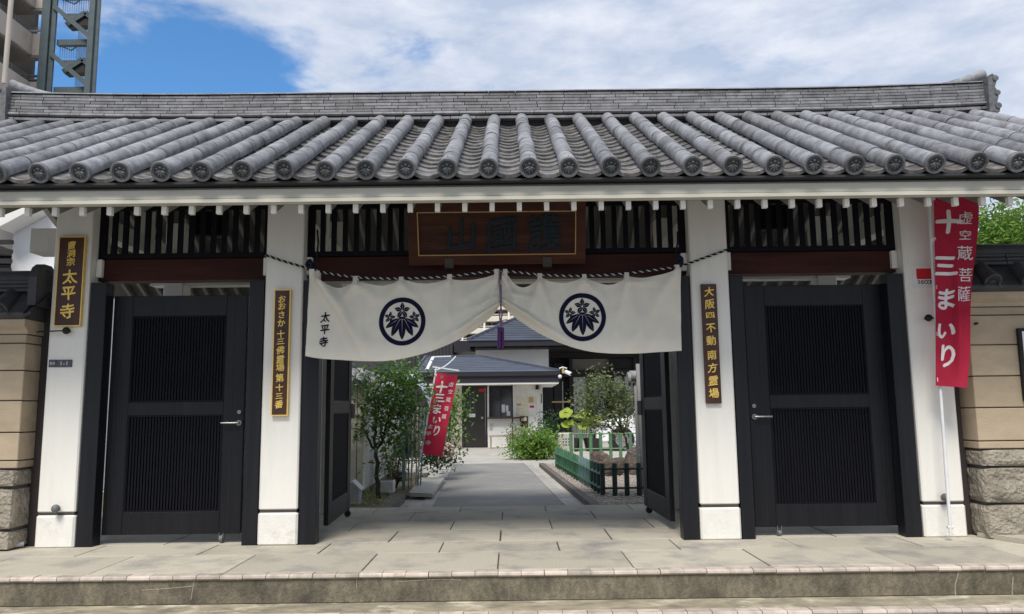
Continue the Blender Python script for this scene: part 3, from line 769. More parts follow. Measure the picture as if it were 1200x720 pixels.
vertical_sign((-1.75, 1.952), (-1.627, 0.975), '', 'slim brown board with gold writing on the pillar left of the curtain', 0,
    [('お', .925, .064, 1), ('お', .867, .064, 1), ('さ', .798, .062, 1), ('か', .732, .064, 1), ('十', .644, .064, 1), ('三', .584, .064, .85), ('佛', .516, .066, 1), ('霊', .444, .066, 1), ('場', .378, .066, 1),
     ('第', .295, .066, 1), ('十', .219, .062, .95), ('三', .152, .062, .85), ('番', .088, .066, 1)], cu=-.003)
vertical_sign((1.601, 1.96), (1.721, 1.027), '', 'slim brown board with gold writing on the pillar right of the curtain', 0,
    [('大', .934, .078, 1), ('阪', .83, .078, 1), ('四', .737, .076, .7), ('不', .63, .078, 1), ('動', .523, .078, 1), ('南', .402, .078, 1), ('方', .294, .078, 1), ('霊', .189, .080, 1), ('場', .085, .080, 1)], frame=False)
# small number plates
t = thing('number_plate', (-3.474, 0, 1.371), 'two small grey enamel plates reading 1-1 on the far left pillar', 'plate')
MB().box(-3.502, -3.446, -.008, -.001, 1.368, 1.426, .001).build('plate', M['plate'], t)
MB().box(-3.442, -3.322, -.008, -.001, 1.367, 1.425, .001).build('plate', M['plate'], t)
m = MB(); zc = 1.397
write(m, [('1', -3.405, zc, .042, .042), ('-', -3.382, zc, .04, .04), ('1', -3.359, zc, .042, .042)], lambda u, v: (u, -.0088, v), bold=.02, slant=False)
m.build('lettering', M['paper'], t)
m = MB(); write(m, [('番', -3.485, zc, .02, .026), ('地', -3.463, zc, .02, .026)], lambda u, v: (u, -.0088, v), bold=.01, slant=False)
m.build('lettering', M['paper'], t)
# security sticker
t = thing('security_sticker', (3.372, 0, 1.931), 'square white sticker with red field on the far right pillar', 'sticker')
sx0, sx1, sz0, sz1 = 3.285, 3.46, 1.908, 2.096
MB().box(sx0, sx1, -.006, -.001, sz0, sz1, .001).build('backing', M['plaster'], t)
MB().box(sx0+.03, sx1-.012, -.0075, -.006, sz0+.075, sz1-.028).build('red_field', M['red'], t)
m = MB()
for k, ch in enumerate('SECOM'): write(m, [(ch, sx0+.047+.026*k, sz0+.052, .042, .040)], lambda u, v: (u, -.0068, v), bold=.03, slant=False)
m.build('lettering', M['blueprint'], t)
# round door-stop knobs on the outer pillars
for (px_, pz_, arm, lb) in ((-3.36, 1.648, -.20, 'black ball hook on an arm under the far left sign board'),
                            (3.362, 1.67, .07, 'black ball hook holding the red banner pole'),
                            (-3.354, 0.297, 0, 'grey ball stop low on the far left pillar'),
                            (3.375, 0.3, 0, 'grey ball stop low on the far right pillar behind the pole')):
    t = thing('ball_stop', (px_, 0, pz_), lb, 'stop', 'ball stops on the outer pillars')
    MB().ball((px_, -.045, pz_), .031 if arm == 0 else .028, 14, 10).build('ball', M['greymetal'] if arm == 0 else M['rubber'], t, True)
    MB().tube([(px_, -.03, pz_), (px_, .0, pz_)], .012, 8).build('stem', M['rubber'], t, True)
    if arm: MB().tube([(px_, -.05, pz_), (px_+arm, -.05, pz_-.005), (px_+arm*1.2, -.02, pz_-.006)], .006, 6).build('arm', M['rubber'], t)

# ================================================================== CURTAIN
NY = -.13
def lerp(t, xs, ys):
    if t <= xs[0]: return ys[0]
    for i in range(len(xs)-1):
        if t <= xs[i+1]:
            k = (t-xs[i])/(xs[i+1]-xs[i]); return ys[i]*(1-k)+ys[i+1]*k
    return ys[-1]
def smooth(t, xs, ys):
    if t <= xs[0]: return ys[0]
    if t >= xs[-1]: return ys[-1]
    for i in range(len(xs)-1):
        if t <= xs[i+1]:
            h = xs[i+1]-xs[i]; k = (t-xs[i])/h
            d0 = (ys[i+1]-ys[i-1])/(xs[i+1]-xs[i-1]) if i else (ys[1]-ys[0])/(xs[1]-xs[0])
            d1 = (ys[i+2]-ys[i])/(xs[i+2]-xs[i]) if i+2 < len(xs) else (ys[i+1]-ys[i])/h
            return (2*k**3-3*k*k+1)*ys[i]+(k**3-2*k*k+k)*h*d0+(-2*k**3+3*k*k)*ys[i+1]+(k**3-k*k)*h*d1
topL = [(-1.453, -0.13, 2.074), (-1.4, -0.13, 2.053), (-1.325, -0.13, 1.979), (-1.226, -0.13, 1.947), (-1.14, -0.13, 1.97), (-1.088, -0.13, 1.996), (-0.995, -0.13, 1.975), (-0.896, -0.13, 1.96), (-0.797, -0.13, 1.979), (-0.745, -0.13, 2.005), (-0.646, -0.13, 1.984), (-0.546, -0.13, 1.97), (-0.441, -0.13, 1.988), (-0.375, -0.13, 2.001), (-0.249, -0.13, 1.993), (-0.137, -0.13, 2.005), (-0.038, -0.13, 2.031), (0.022, -0.13, 2.057)]
botL = [(-1.471, -0.13, 1.426), (-1.379, -0.13, 1.408), (-1.196, -0.13, 1.393), (-1.001, -0.13, 1.381), (-0.805, -0.13, 1.385), (-0.61, -0.13, 1.422), (-0.447, -0.13, 1.472), (-0.284, -0.13, 1.546), (-0.152, -0.13, 1.626), (-0.053, -0.13, 1.711), (-0.0, -0.13, 1.77), (0.02, -0.13, 1.796)]
topR = [(0.035, -0.13, 2.057), (0.075, -0.13, 2.036), (0.134, -0.13, 1.962), (0.199, -0.13, 1.934), (0.272, -0.13, 1.96), (0.332, -0.13, 2.006), (0.411, -0.13, 1.978), (0.51, -0.13, 1.964), (0.609, -0.13, 1.983), (0.669, -0.13, 2.002), (0.761, -0.13, 1.968), (0.866, -0.13, 1.946), (0.959, -0.13, 1.972), (1.0, -0.13, 2.005), (1.119, -0.13, 1.997), (1.239, -0.13, 2.016), (1.345, -0.13, 2.041), (1.42, -0.13, 2.074)]
botR = [(0.033, -0.13, 1.796), (0.059, -0.13, 1.776), (0.13, -0.13, 1.709), (0.241, -0.13, 1.628), (0.371, -0.13, 1.551), (0.533, -0.13, 1.481), (0.695, -0.13, 1.436), (0.858, -0.13, 1.418), (1.054, -0.13, 1.416), (1.25, -0.13, 1.426), (1.407, -0.13, 1.434)]
XY = lambda p: (p[0], p[2])
# folds: soft ridges from a to b with width and height
FOLDS = [
 ((-1.392, -0.13, 2.026), (-1.236, -0.13, 1.798), .030, .022), ((-1.352, -0.13, 1.999), (-1.035, -0.13, 1.532), .035, .020), ((-1.189, -0.13, 1.718), (-1.014, -0.13, 1.414), .03, .012),
 ((-1.107, -0.13, 1.963), (-1.217, -0.13, 1.798), .030, .014), ((-1.074, -0.13, 1.962), (-0.941, -0.13, 1.861), .030, .014), ((-1.088, -0.13, 1.962), (-1.035, -0.13, 1.532), .03, .010),
 ((-0.744, -0.13, 1.972), (-0.625, -0.13, 1.844), .030, .012), ((-0.744, -0.13, 1.972), (-0.842, -0.13, 1.86), .030, .010),
 ((-0.375, -0.13, 1.981), (-0.414, -0.13, 1.524), .035, .012), ((-0.375, -0.13, 1.981), (-0.546, -0.13, 1.889), .03, .010),
 ((0.007, -0.13, 1.797), (-0.283, -0.13, 1.602), .018, .022), ((0.007, -0.13, 1.81), (-0.467, -0.13, 1.499), .020, .018), ((-0.006, -0.13, 1.85), (-0.349, -0.13, 1.708), .03, .016), ((0.008, -0.13, 1.983), (-0.152, -0.13, 1.706), .022, .014),
 ((0.002, -0.13, 2.017), (-0.25, -0.13, 1.853), .03, .012),
 ((0.048, -0.13, 2.016), (0.139, -0.13, 1.835), .020, .018), ((0.046, -0.13, 1.836), (0.372, -0.13, 1.607), .018, .024), ((0.059, -0.13, 1.822), (0.533, -0.13, 1.513), .020, .020), ((0.06, -0.13, 1.889), (0.277, -0.13, 1.847), .022, .016),
 ((0.325, -0.13, 1.979), (0.242, -0.13, 1.701), .028, .018), ((0.338, -0.13, 1.966), (0.423, -0.13, 1.567), .028, .014), ((0.669, -0.13, 1.975), (0.56, -0.13, 1.83), .03, .012), ((0.669, -0.13, 1.975), (0.797, -0.13, 1.84), .03, .012),
 ((0.999, -0.13, 1.972), (0.894, -0.13, 1.542), .035, .014), ((0.999, -0.13, 1.972), (1.102, -0.13, 1.507), .04, .012), ((1.372, -0.13, 2.048), (1.037, -0.13, 1.507), .04, .016), ((1.405, -0.13, 2.047), (1.219, -0.13, 1.473), .04, .012),
 ((1.025, -0.13, 1.958), (1.237, -0.13, 1.969), .02, .010)]
def fold(x, z):
    y = .012*math.sin(x*5.1+1)*min(1, max(0, 2.05-z)*2)
    y += .0025*math.sin(x*31+z*17) + .0018*math.sin(z*43-x*23+2) + .0012*math.sin(x*71+z*29)
    for a, b, w, h in FOLDS:
        ax, az, bx, bz = a[0], a[2], b[0], b[2]; dx, dz = bx-ax, bz-az; l2 = dx*dx+dz*dz
        t = ((x-ax)*dx+(z-az)*dz)/l2; tc_ = max(0, min(1, t))
        d2 = (x-ax-dx*tc_)**2 + (z-az-dz*tc_)**2
        ww = w*(1+.6*tc_)
        if d2 < 9*ww*ww: y -= 2.3*h*math.exp(-d2/(ww*ww))*(1-.45*tc_)
    return NY + y
noren = thing('curtain', (0, NY, 1.42), 'cream cotton temple curtain with two round navy crests hung from the rope', 'curtain')
def cloth_panel(top, bot, tabs, x0s, x1s):
    m = MB(); nx, nz_ = 88, 34
    tx, tz = [p[0] for p in top], [p[2] for p in top]; bx, bz = [p[0] for p in bot], [p[2] for p in bot]
    vs = []
    for i in range(nx+1):
        s = i/nx
        xt = tx[0]+(tx[-1]-tx[0])*s; xb = bx[0]+(bx[-1]-bx[0])*s
        zt = smooth(xt, tx, tz); zb = smooth(xb, bx, bz)
        for j in range(nz_+1):
            v = j/nz_; x = xt+(xb-xt)*v; z = zt+(zb-zt)*v
            vs.append((x, fold(x, z), z))
    fs = [(i*(nz_+1)+j, (i+1)*(nz_+1)+j, (i+1)*(nz_+1)+j+1, i*(nz_+1)+j+1) for i in range(nx) for j in range(nz_)]
    m.add(vs, fs)
    o = m.build('cloth_panel', M['cloth'], noren, True)
    # rolled bottom hem
    h = MB(); pts = []
    for i in range(0, nx+1, 2):
        s = i/nx; xb = bx[0]+(bx[-1]-bx[0])*s; zb = smooth(xb, bx, bz); pts.append((xb, fold(xb, zb), zb))
    h.tube(pts, .004, 6).build('hem', M['cloth'], o, True)
    for (x, w, z1, z0) in tabs:
        yy = fold(x, z0)
        MB().add([(x-w/2, yy-.004, z0), (x+w/2, yy-.004, z0), (x+w/2, NY-.020, z1), (x-w/2, NY-.020, z1), (x+w/2, NY+.018, z1+.004), (x-w/2, NY+.018, z1+.004), (x+w/2, NY+.012, z0+.02), (x-w/2, NY+.012, z0+.02)],
                 [(0,1,2,3),(3,2,4,5),(5,4,6,7)]).build('tab', M['cloth'], o)
    return o
ztab = lambda p: p
cl = cloth_panel(topL, botL, [(-1.433, .04, 2.094, 2.013), (-1.387, .035, 2.08, 1.999), (-1.092, .036, 2.036, 1.956), (-0.741, .036, 2.025, 1.958), (-0.368, .036, 2.041, 1.961), (-0.004, .036, 2.077, 1.997)], 0, 0)
cr_ = cloth_panel(topR, botR, [(0.062, .034, 2.076, 1.996), (0.329, .034, 2.04, 1.959), (0.672, .034, 2.029, 1.955), (0.999, .034, 2.039, 1.958), (1.392, .034, 2.095, 2.021)], 0, 0)
# round crest: ring, three blossoms, five bamboo leaves
def crest(cx, cz, r, parent, sx_=1.0):
    V = []; F = []
    def addp(pts, fs): n = len(V); V.extend(pts); F.extend(tuple(i+n for i in f) for f in fs)
    n = 48
    addp([(r*math.cos(2*PI*k/n), r*math.sin(2*PI*k/n)) for k in range(n)] + [(.81*r*math.cos(2*PI*k/n), .81*r*math.sin(2*PI*k/n)) for k in range(n)],
         [(k, (k+1) % n, n+(k+1) % n, n+k) for k in range(n)])
    def half_leaf(ang, L, w, o, sd, curve=0, gap=.012):
        """one half of a leaf blade on one side of its pale midrib"""
        ca, sa = math.sin(R(ang)), -math.cos(R(ang)); inner = []; outer = []
        for i in range(9):
            t = i/8; wd = w*(math.sin(PI*min(1, t*.92+.06))**.8) if t < 1 else 0.0
            bend = curve*t*t
            bx_, bz_ = o[0]+ca*L*t - sa*bend, o[1]+sa*L*t + ca*bend
            inner.append((bx_ - sd*sa*gap*(1-t), bz_ + sd*ca*gap*(1-t))); outer.append((bx_ - sd*sa*max(wd, gap), bz_ + sd*ca*max(wd, gap)))
        k = 9
        addp([(a*r, b*r) for a, b in inner+outer], [(i, i+1, k+i+1, k+i) for i in range(k-1)])
    for ang, L, w, o in ((0, .84, .150, (0, .09)), (-31, .78, .145, (-.09, .10)), (31, .78, .145, (.09, .10)), (-62, .68, .115, (-.12, .11)), (62, .68, .115, (.12, .11))):
        cv = 0 if ang == 0 else (.05 if ang < 0 else -.05)
        for sd in (-1, 1): half_leaf(ang, L, w, o, sd, cv)
    def blossom(ox, oz, s, rot=0):
        for k in range(5):
            a = rot + 72*k
            for sd in (-1, 1):
                ca, sa = math.sin(R(a)), math.cos(R(a)); pts = []
                for t, wi, wo in ((.12, .02, .10), (.55, .02, .30), (.85, .015, .16), (1.05, 0, .01)):
                    pts.append((ox+s*(ca*t + sd*sa*wi), oz+s*(sa*t - sd*ca*wi))); pts.append((ox+s*(ca*t + sd*sa*wo), oz+s*(sa*t - sd*ca*wo)))
                addp([(p*r, q*r) for p, q in pts], [(0, 1, 3, 2), (2, 3, 5, 4), (4, 5, 7, 6)])
    blossom(0, .45, .33); blossom(-.53, .17, .24, 10); blossom(.53, .17, .24, -10)
    addp([(a*r, b*r) for a, b in ((-.15, .20), (.15, .20), (.11, .10), (-.11, .10))], [(0, 1, 2, 3)])
    tv = []; tf = []
    for f in F:
        if len(f) == 4: tf += [(f[0], f[1], f[2]), (f[0], f[2], f[3])]
        else: tf.append(f)
    vs, fs = subdivide_mesh(V, tf, .03)
    MB().add([(cx+a*sx_, fold(cx+a*sx_, cz+b)-.0035, cz+b) for a, b in vs], fs).build('crest', M['navy'], parent, True)
crest(-0.733, 1.679, .186, cl, .97)
crest(0.652, 1.696, .186, cr_, .97)
m = MB()
V = []; F = []
for ch, x, z in (('太', -1.327, 1.719), ('平', -1.328, 1.627), ('寺', -1.336, 1.529)):
    for du, dv, dd_ in shifts(.022):
        gv, gf = glyph(ch); vs, fs = subdivide_mesh([(x+brush(a+du, b+dv, 1)[0]*.072, z+brush(a+du, b+dv, 1)[1]*.082) for a, b in gv], gf, .03)
        m.add([(a, fold(a, b)-.0045-dd_, b) for a, b in vs], fs)
m.build('lettering', M['navy'], cl)

# rope
def strand(pts, r, off, pitch, rad):
    P = [Vector(p) for p in pts]; L_ = [0]
    for a, b in zip(P[:-1], P[1:]): L_.append(L_[-1]+(b-a).length)
    out = []; n = int(L_[-1]/.010)
    for i in range(n+1):
        s = L_[-1]*i/n; k = 0
        while k < len(P)-2 and L_[k+1] < s: k += 1
        t = (s-L_[k])/(L_[k+1]-L_[k]); c = P[k].lerp(P[k+1], t); d = (P[k+1]-P[k]).normalized()
        u = Vector((0, 1, 0)); w = d.cross(u).normalized(); a = 2*PI*s/pitch + off
        out.append(c + u*math.cos(a)*rad + w*math.sin(a)*rad)
    return out
def rope(pts, name_parent):
    for off, mm in ((0, 'ropenavy'), (PI*.66, 'ropenavy'), (PI*1.33, 'ropewhite')):
        MB().tube(strand(pts, .007, off, .055, .0052), .0062 if mm == 'ropenavy' else .0046, 6).build('strand', M[mm], name_parent, True)
rp = thing('twisted_rope', (0, -.12, 2.05), 'navy and white twisted rope carrying the curtain between the inner pillars', 'rope')
def cat_(ctrl, n=60):
    xs = [p[0] for p in ctrl]; out = []
    for i in range(n+1):
        x = xs[0]+(xs[-1]-xs[0])*i/n
        out.append((x, smooth(x, xs, [p[1] for p in ctrl]), smooth(x, xs, [p[2] for p in ctrl])))
    return out
rope(cat_([(-1.836, -0.02, 2.235), (-1.698, -0.05, 2.183), (-1.554, -0.08, 2.135), (-1.456, -0.12, 2.103), (-1.342, -0.125, 2.07), (-1.09, -0.125, 2.03), (-0.745, -0.125, 2.016), (-0.369, -0.125, 2.029), (-0.15, -0.125, 2.053), (0.009, -0.125, 2.068)], 80), rp)
rope(cat_([(0.029, -0.125, 2.068), (0.148, -0.125, 2.056), (0.326, -0.125, 2.034), (0.67, -0.125, 2.02), (1.002, -0.125, 2.036), (1.274, -0.125, 2.067), (1.422, -0.12, 2.089), (1.629, -0.05, 2.165), (1.822, -0.02, 2.234)], 80), rp)
for px0, rng in (((-1.459, -0.11, 2.131), 1), ((1.419, -0.11, 2.125), -1)):
    k = []
    for i in range(40):
        a = i*.75; k.append((px0[0]+.022*math.cos(a), px0[1]-.01+.02*math.sin(a*.7), px0[2]+.026*math.sin(a)-.02+.001*i))
    MB().tube(k, .008, 6).build('knot', M['ropenavy'], rp, True)
MB().tube([(-1.415, -0.1, 2.119), (-1.417, -0.05, 2.252), (-1.425, 0.0, 2.338), (-1.459, 0.1, 2.459)], .007, 6).build('rope_tail', M['ropenavy'], rp, True)
MB().tube([(1.401, -0.1, 2.107), (1.409, -0.05, 2.212), (1.437, 0.0, 2.305), (1.462, 0.1, 2.411)], .007, 6).build('rope_tail', M['ropenavy'], rp, True)

# tassel
ts = thing('tassel_cord', (0.023, -0.16, 1.458), 'purple tassel on a knotted lilac cord at the middle of the curtain', 'tassel')
MB().tube([(0.019, -0.155, 2.066), (0.015, -0.17, 1.976), (0.024, -0.175, 1.876), (0.027, -0.175, 1.777)], .0075, 8).tube([(0.027, -0.175, 1.777), (0.016, -0.17, 1.725), (0.019, -0.165, 1.667)], .0055, 6).tube([(0.027, -0.175, 1.777), (0.036, -0.17, 1.725), (0.025, -0.165, 1.667)], .0055, 6).build('cord', M['cordlilac'], ts, True)
kn = MB().ball((0.023, -0.17, 1.663), .013, 10, 8)
def loop_(s):
    c = (0.023, -0.17, 1.663); o = []
    for i in range(21):
        a = 2*PI*i/20; u = (1-math.cos(a))/2; w = math.sin(a)*.5
        o.append((c[0]+s*u*.072, c[1]-.004, c[2] + (-.022 if s < 0 else .006)*u*1.0 + w*.022))
    return o
kn.tube(loop_(-1), .0045, 6).tube(loop_(1), .0045, 6)
kn.build('bow_knot', M['cordlilac'], ts, True)
tp, tb = (0.024, -0.17, 1.62), (0.022, -0.17, 1.46)
MB().tube([(0.024, -0.17, 1.653), tp], .006, 6).build('neck', M['cordlilac'], ts)
tm = MB().tube([tp, (tp[0], tp[1], tp[2]-.008), (tp[0], tp[1], tp[2]-.03)], .02, 14, rr=[.018, .026, .025])
for k in range(46):
    a = random.random()*2*PI; r_ = .026*math.sqrt(random.random()); r2 = r_*random.uniform(1.0, 1.12)
    tm.tube([(tp[0]+r_*math.cos(a)*.9, tp[1]+r_*math.sin(a)*.9, tp[2]-.02), (tb[0]+r2*math.cos(a), tb[1]+r2*math.sin(a), tb[2]+random.uniform(-.003, .006))], .0045, 5)
tm.build('fringe', M['purple'], ts, True)

# ================================================================== BANNERS
def banner(name, label, pole_pts, corners, text, wave, grp, tabs_side, amp):
    """corners: tl, tr, br, bl in world; cloth is a bilinear sheet with waves"""
    t = thing(name, pole_pts[-1], label, 'banner', grp)
    MB().tube(pole_pts, .012, 10).build('pole', M['pole'], t, True)
    tl, tr_, br, bl = [Vector(c) for c in corners]
    nrm = (tr_-tl).cross(bl-tl).normalized()
    if nrm.y > 0: nrm = -nrm
    def fn(u, v):         # u 0..1 across, v 0..1 down
        p = tl.lerp(tr_, u).lerp(bl.lerp(br, u), v)
        return p + nrm*wave(u, v) + (tr_-tl)*(edge(u, v))
    def edge(u, v): return amp*u*u*math.sin(v*6.4+1.2)*math.sin(PI*min(1, v*1.05))
    m = MB(); nu, nv = 20, 50
    m.add([fn(i/nu, j/nv) for i in range(nu+1) for j in range(nv+1)], [(i*(nv+1)+j, (i+1)*(nv+1)+j, (i+1)*(nv+1)+j+1, i*(nv+1)+j+1) for i in range(nu) for j in range(nv)])
    f = m.build('flag_cloth', M['flag'], t, True)
    m = MB()
    for ch, u, v, w, h, bd in text:
        for du, dv, dd_ in shifts(bd*.7):
            gv, gf = glyph(ch)
            vs, fs = subdivide_mesh([(u+brush(a+du, b+dv, v*9)[0]*w, v-brush(a+du, b+dv, v*9)[1]*h) for a, b in gv], gf, .06)
            m.add([fn(a, b)+nrm*(.004+dd_) for a, b in vs], fs)
    m.build('lettering', M['flagink'], f, True)
    tm = MB()
    if tabs_side == 'left':
        P0, P1 = Vector(pole_pts[0]), Vector(pole_pts[-1])
        for v in (.03, .25, .5, .74, .97):
            p = fn(0, v); s = (p.z-P0.z)/(P1.z-P0.z); q = P0.lerp(P1, s)
            tm.beam(p+Vector((.01, -.003, 0)), q+Vector((-.012, -.016, 0)), .004, .03, up=(0, 0, 1))
    tm.build('pole_loops', M['flagink'], f)
    return t, fn
wv = lambda u, v: .020*math.sin(u*5+v*4.0) * min(1, .3+v) + .055*math.exp(-((u-.62-.25*(v-.6))/.12)**2)*max(0, math.sin(PI*min(1, max(0, v-.25)*1.4)))
bt, _ = banner('banner', 'tall crimson vertical banner on a white pole at the far right pillar',
    [(3.376, -0.16, 2.601), (3.345, -0.16, 1.283), (3.329, -0.16, 0.044)],
    [(3.408, -0.18, 2.636), (3.709, -0.27, 2.587), (3.468, -0.29, 1.117), (3.297, -0.19, 1.141)],
    [('十', .32, .155, .66, .13, .05), ('三', .27, .385, .62, .12, .05), ('ま', .30, .555, .62, .12, .045), ('い', .30, .715, .60, .10, .045), ('り', .36, .845, .62, .13, .045),
     ('虚', .70, .125, .36, .072, .012), ('空', .72, .215, .30, .055, .01), ('蔵', .74, .31, .40, .08, .012), ('菩', .80, .425, .40, .078, .012), ('薩', .78, .525, .42, .085, .012)],
    wv, 'red pilgrimage banners', 'left', .05)
MB().beam((3.356, -0.16, 2.608), (3.729, -0.26, 2.596), .012, .012).build('cross_arm', M['pole'], bt)
pb = (3.329, -0.16, 0.044)
MB().tube([(pb[0]-.02, pb[1], pb[2]+.055), (pb[0]+.02, pb[1], pb[2]+.055)], .012, 8).tube([(pb[0]-.035, pb[1], .045), (pb[0]+.03, pb[1]+.02, .045)], .006, 6).build('pole_foot', M['pole'], bt)
wv2 = lambda u, v: .03*math.sin(u*4+v*5)
YB = 5.2
b2, _ = banner('banner', 'small crimson banner leaning on a white pole beside the courtyard path',
    [(-0.985, 5.2, 1.613), (-1.125, 5.2, 0.806), (-1.263, 5.2, 0.086)],
    [(-0.985, 5.2, 1.539), (-0.682, 5.2, 1.498), (-0.898, 5.2, 0.345), (-1.197, 5.2, 0.384)],
    [('十', .36, .17, .55, .15, .05), ('三', .36, .30, .52, .12, .05), ('ま', .34, .44, .5, .13, .045), ('い', .42, .57, .45, .10, .045), ('り', .50, .70, .45, .14, .045),
     ('虚', .78, .12, .24, .06, .012), ('空', .80, .21, .22, .055, .01), ('蔵', .78, .31, .24, .06, .012), ('菩', .78, .42, .24, .06, .012), ('薩', .74, .52, .24, .06, .012),
     ('太', .16, .66, .26, .06, .02), ('平', .15, .75, .26, .06, .02), ('寺', .20, .86, .26, .06, .02)],
    wv2, 'red pilgrimage banners', 'left', .02)
MB().beam((-1.041, 5.2, 1.626), (-0.657, 5.2, 1.566), .012, .02).build('cross_arm', M['pole'], b2)

# ================================================================== GARDEN WALLS
def rough_block(x0, x1, y0, y1, z0, z1, seed, amp=.018):
    rnd = random.Random(seed); nx, ny, nzz = max(3, int((x1-x0)/.06)), 3, max(3, int((z1-z0)/.05))
    bm = bmesh.new(); bmesh.ops.create_cube(bm, size=1)
    bmesh.ops.subdivide_edges(bm, edges=bm.edges[:], cuts=5, use_grid_fill=True)
    ph = [rnd.uniform(0, 9) for _ in range(6)]
    vs = []
    for v in bm.verts:
        a, b, c = v.co
        e = (abs(a) > .49)+(abs(b) > .49)+(abs(c) > .49)
        d = amp*(math.sin(a*7+ph[0]+c*5)+math.sin(c*9+ph[1]-a*4)+rnd.uniform(-1, 1))*.5
        k = .012 if e >= 2 else 0
        X = x0+(x1-x0)*(a+.5); Y_ = y0+(y1-y0)*(b+.5); Z = z0+(z1-z0)*(c+.5)
        if b < 0: Y_ += -d*(1 if e < 2 else .2) + k
        X += (k if a < 0 else -k) if e >= 2 else rnd.uniform(-.004, .004); Z += (k*.8 if c < 0 else -k*.8) if e >= 2 else 0
        vs.append((X, Y_, Z))
    fs = [tuple(v.index for v in f.verts) for f in bm.faces]; bm.free()
    return MB().add(vs, fs)
def garden_wall(side, lv, lab):
    t = thing('garden_wall', (side*5, 0, 0), lab, 'wall')
    s = side; xe = 3.632; far = 8.6; y0 = -.10; y1 = .12
    sx = lambda a, b: (min(s*a, s*b), max(s*a, s*b))
    MB().box(*sx(xe+.03, far), y0+.03, y1-.01, 0, lv[-1]).build('core', M['joint'], t)
    base = lv[:4]
    rw = [0, .255, .525, .66] if s > 0 else [0, .15, .46, .60]
    for i in range(3):
        x = xe; k = 0
        while x < far:
            l_ = random.uniform(.75, 1.25) if i < 2 else random.uniform(.9, 1.5)
            if x == xe: l_ *= .8
            rough_block(*sx(x+.004, x+l_-.004), y0-.035+.006*i, y1, rw[i]+.004, rw[i+1]-.004, random.random(), (.007, .015, .007)[i]).build('base_stone', M['rough'], t)
            x += l_; k += 1
    for i in range(3, len(lv)-1):
        x = xe; odd = i % 2
        while x < far:
            l_ = 1.25 if not (x == xe and odd) else .85
            MB().box(*sx(x+.002, x+l_-.002), y0, y1, lv[i]+.004, lv[i+1]-.004, .005).build('render_block', M['tan'], t)
            x += l_
    zt = lv[-1]
    MB().prism([(y0-.0, zt+.002), (y0-.012, zt+.03), (y0-.05, zt+.06), (y0-.05, zt+.11), (y1+.05, zt+.11), (y1+.05, zt+.002)], 'x', *sx(xe-.01, far)).build('cornice', M['tan'], t)
    # tile roof on the wall
    c = MB().prism([(y0-.09, zt+.135), (y0-.09, zt+.155), (0, zt+.36), (y1+.20, zt+.155), (y1+.20, zt+.112), (y0-.06, zt+.112)], 'x', *sx(xe-.02, far)).build('coping', M['coping'], t)
    k = 0; x = xe+.16
    while x < far:
        m = round_tile(.27, .060); crest_disc(m, .066, -.01)
        o = put('coping_round_tile', m.mesh('coping_round_tile', M['coping'], True), c, (s*x, y0-.10, zt+.185), (R(38), 0, 0))
        x += .285
    k = 0; x = xe+.02
    while x < far:
        m = pan(.30, .21, .028, .016, .02)
        put('coping_pan_tile', m.mesh('coping_pan_tile', M['coping'], True), c, (s*x, y0-.10, zt+.165), (R(36), 0, 0)); x += .285
    r = MB()
    for kk in range(3):
        x = xe-.03
        while x < far:
            w = .40
            MB().box(*sx(x+.002, x+w-.002), .0-.075+.008*kk, .075+.02-.008*kk, zt+.335+.032*kk, zt+.363+.032*kk, .004).build('coping_ridge_tile', M['coping'], c)
            x += w
    MB().tube([(s*(xe-.04), .01, zt+.45), (s*far, .01, zt+.45)], .065, 14).build('coping_ridge_cap', M['coping'], c, True)
    m = MB(); dd = []
    pr_ = [(-.13, -.20), (.13, -.20), (.135, .02), (.10, .10), (.05, .135), (-.05, .135), (-.10, .10), (-.135, .02)]
    if s < 0: m.prism([(a, b+zt+.42) for a, b in pr_], 'x', *sx(xe-.005, xe-.07)); m.build('coping_end_tile', M['coping'], c)
    return t
garden_wall(-1, [0, .15, .46, .60, .66, .87, 1.11, 1.34, 1.55, 1.62], 'tan block garden wall with dark tile coping left of the gate')
garden_wall(1, [0, .255, .525, .66, .72, .97, 1.21, 1.45, 1.68, 1.745], 'tan block garden wall with dark tile coping right of the gate')
# framed notice on the right wall
t = thing('framed_notice', (4.026, -.12, 1.2), 'white notice in a thin black frame hung on the right wall', 'notice')
fx0, fz1, fz0 = 3.993, 1.573, 1.019
MB().box(fx0, fx0+.5, -.135, -.105, fz0, fz1, .003).build('frame', M['rubber'], t)
MB().box(fx0+.025, fx0+.475, -.139, -.135, fz0+.025, fz1-.025).build('paper', M['paper'], t)
t = thing('wall_bolt', (3.683, -.11, 1.61), 'small dark bolt head in the right wall beside the banner', 'bolt')
MB().tube([(3.687, -.13, 1.614), (3.687, -.10, 1.614)], .009, 8).build('bolt_head', M['rubber'], t)
# pale pipe lying at the foot of the left wall
t = thing('drain_pipe', (-3.553, -0.209, 0.03), 'pale plastic pipe with a coupling lying at the foot of the left wall', 'pipe')
MB().tube([(-5.2, -.23, .03), (-3.95, -.23, .03), (-3.83, -.22, .03), (-3.62, .02, .03)], .019, 10).build('pipe', M['pvc'], t, True)
MB().tube([(-4.02, -.23, .03), (-3.86, -.23, .03)], .026, 12).build('coupling', M['pvc'], t, True)

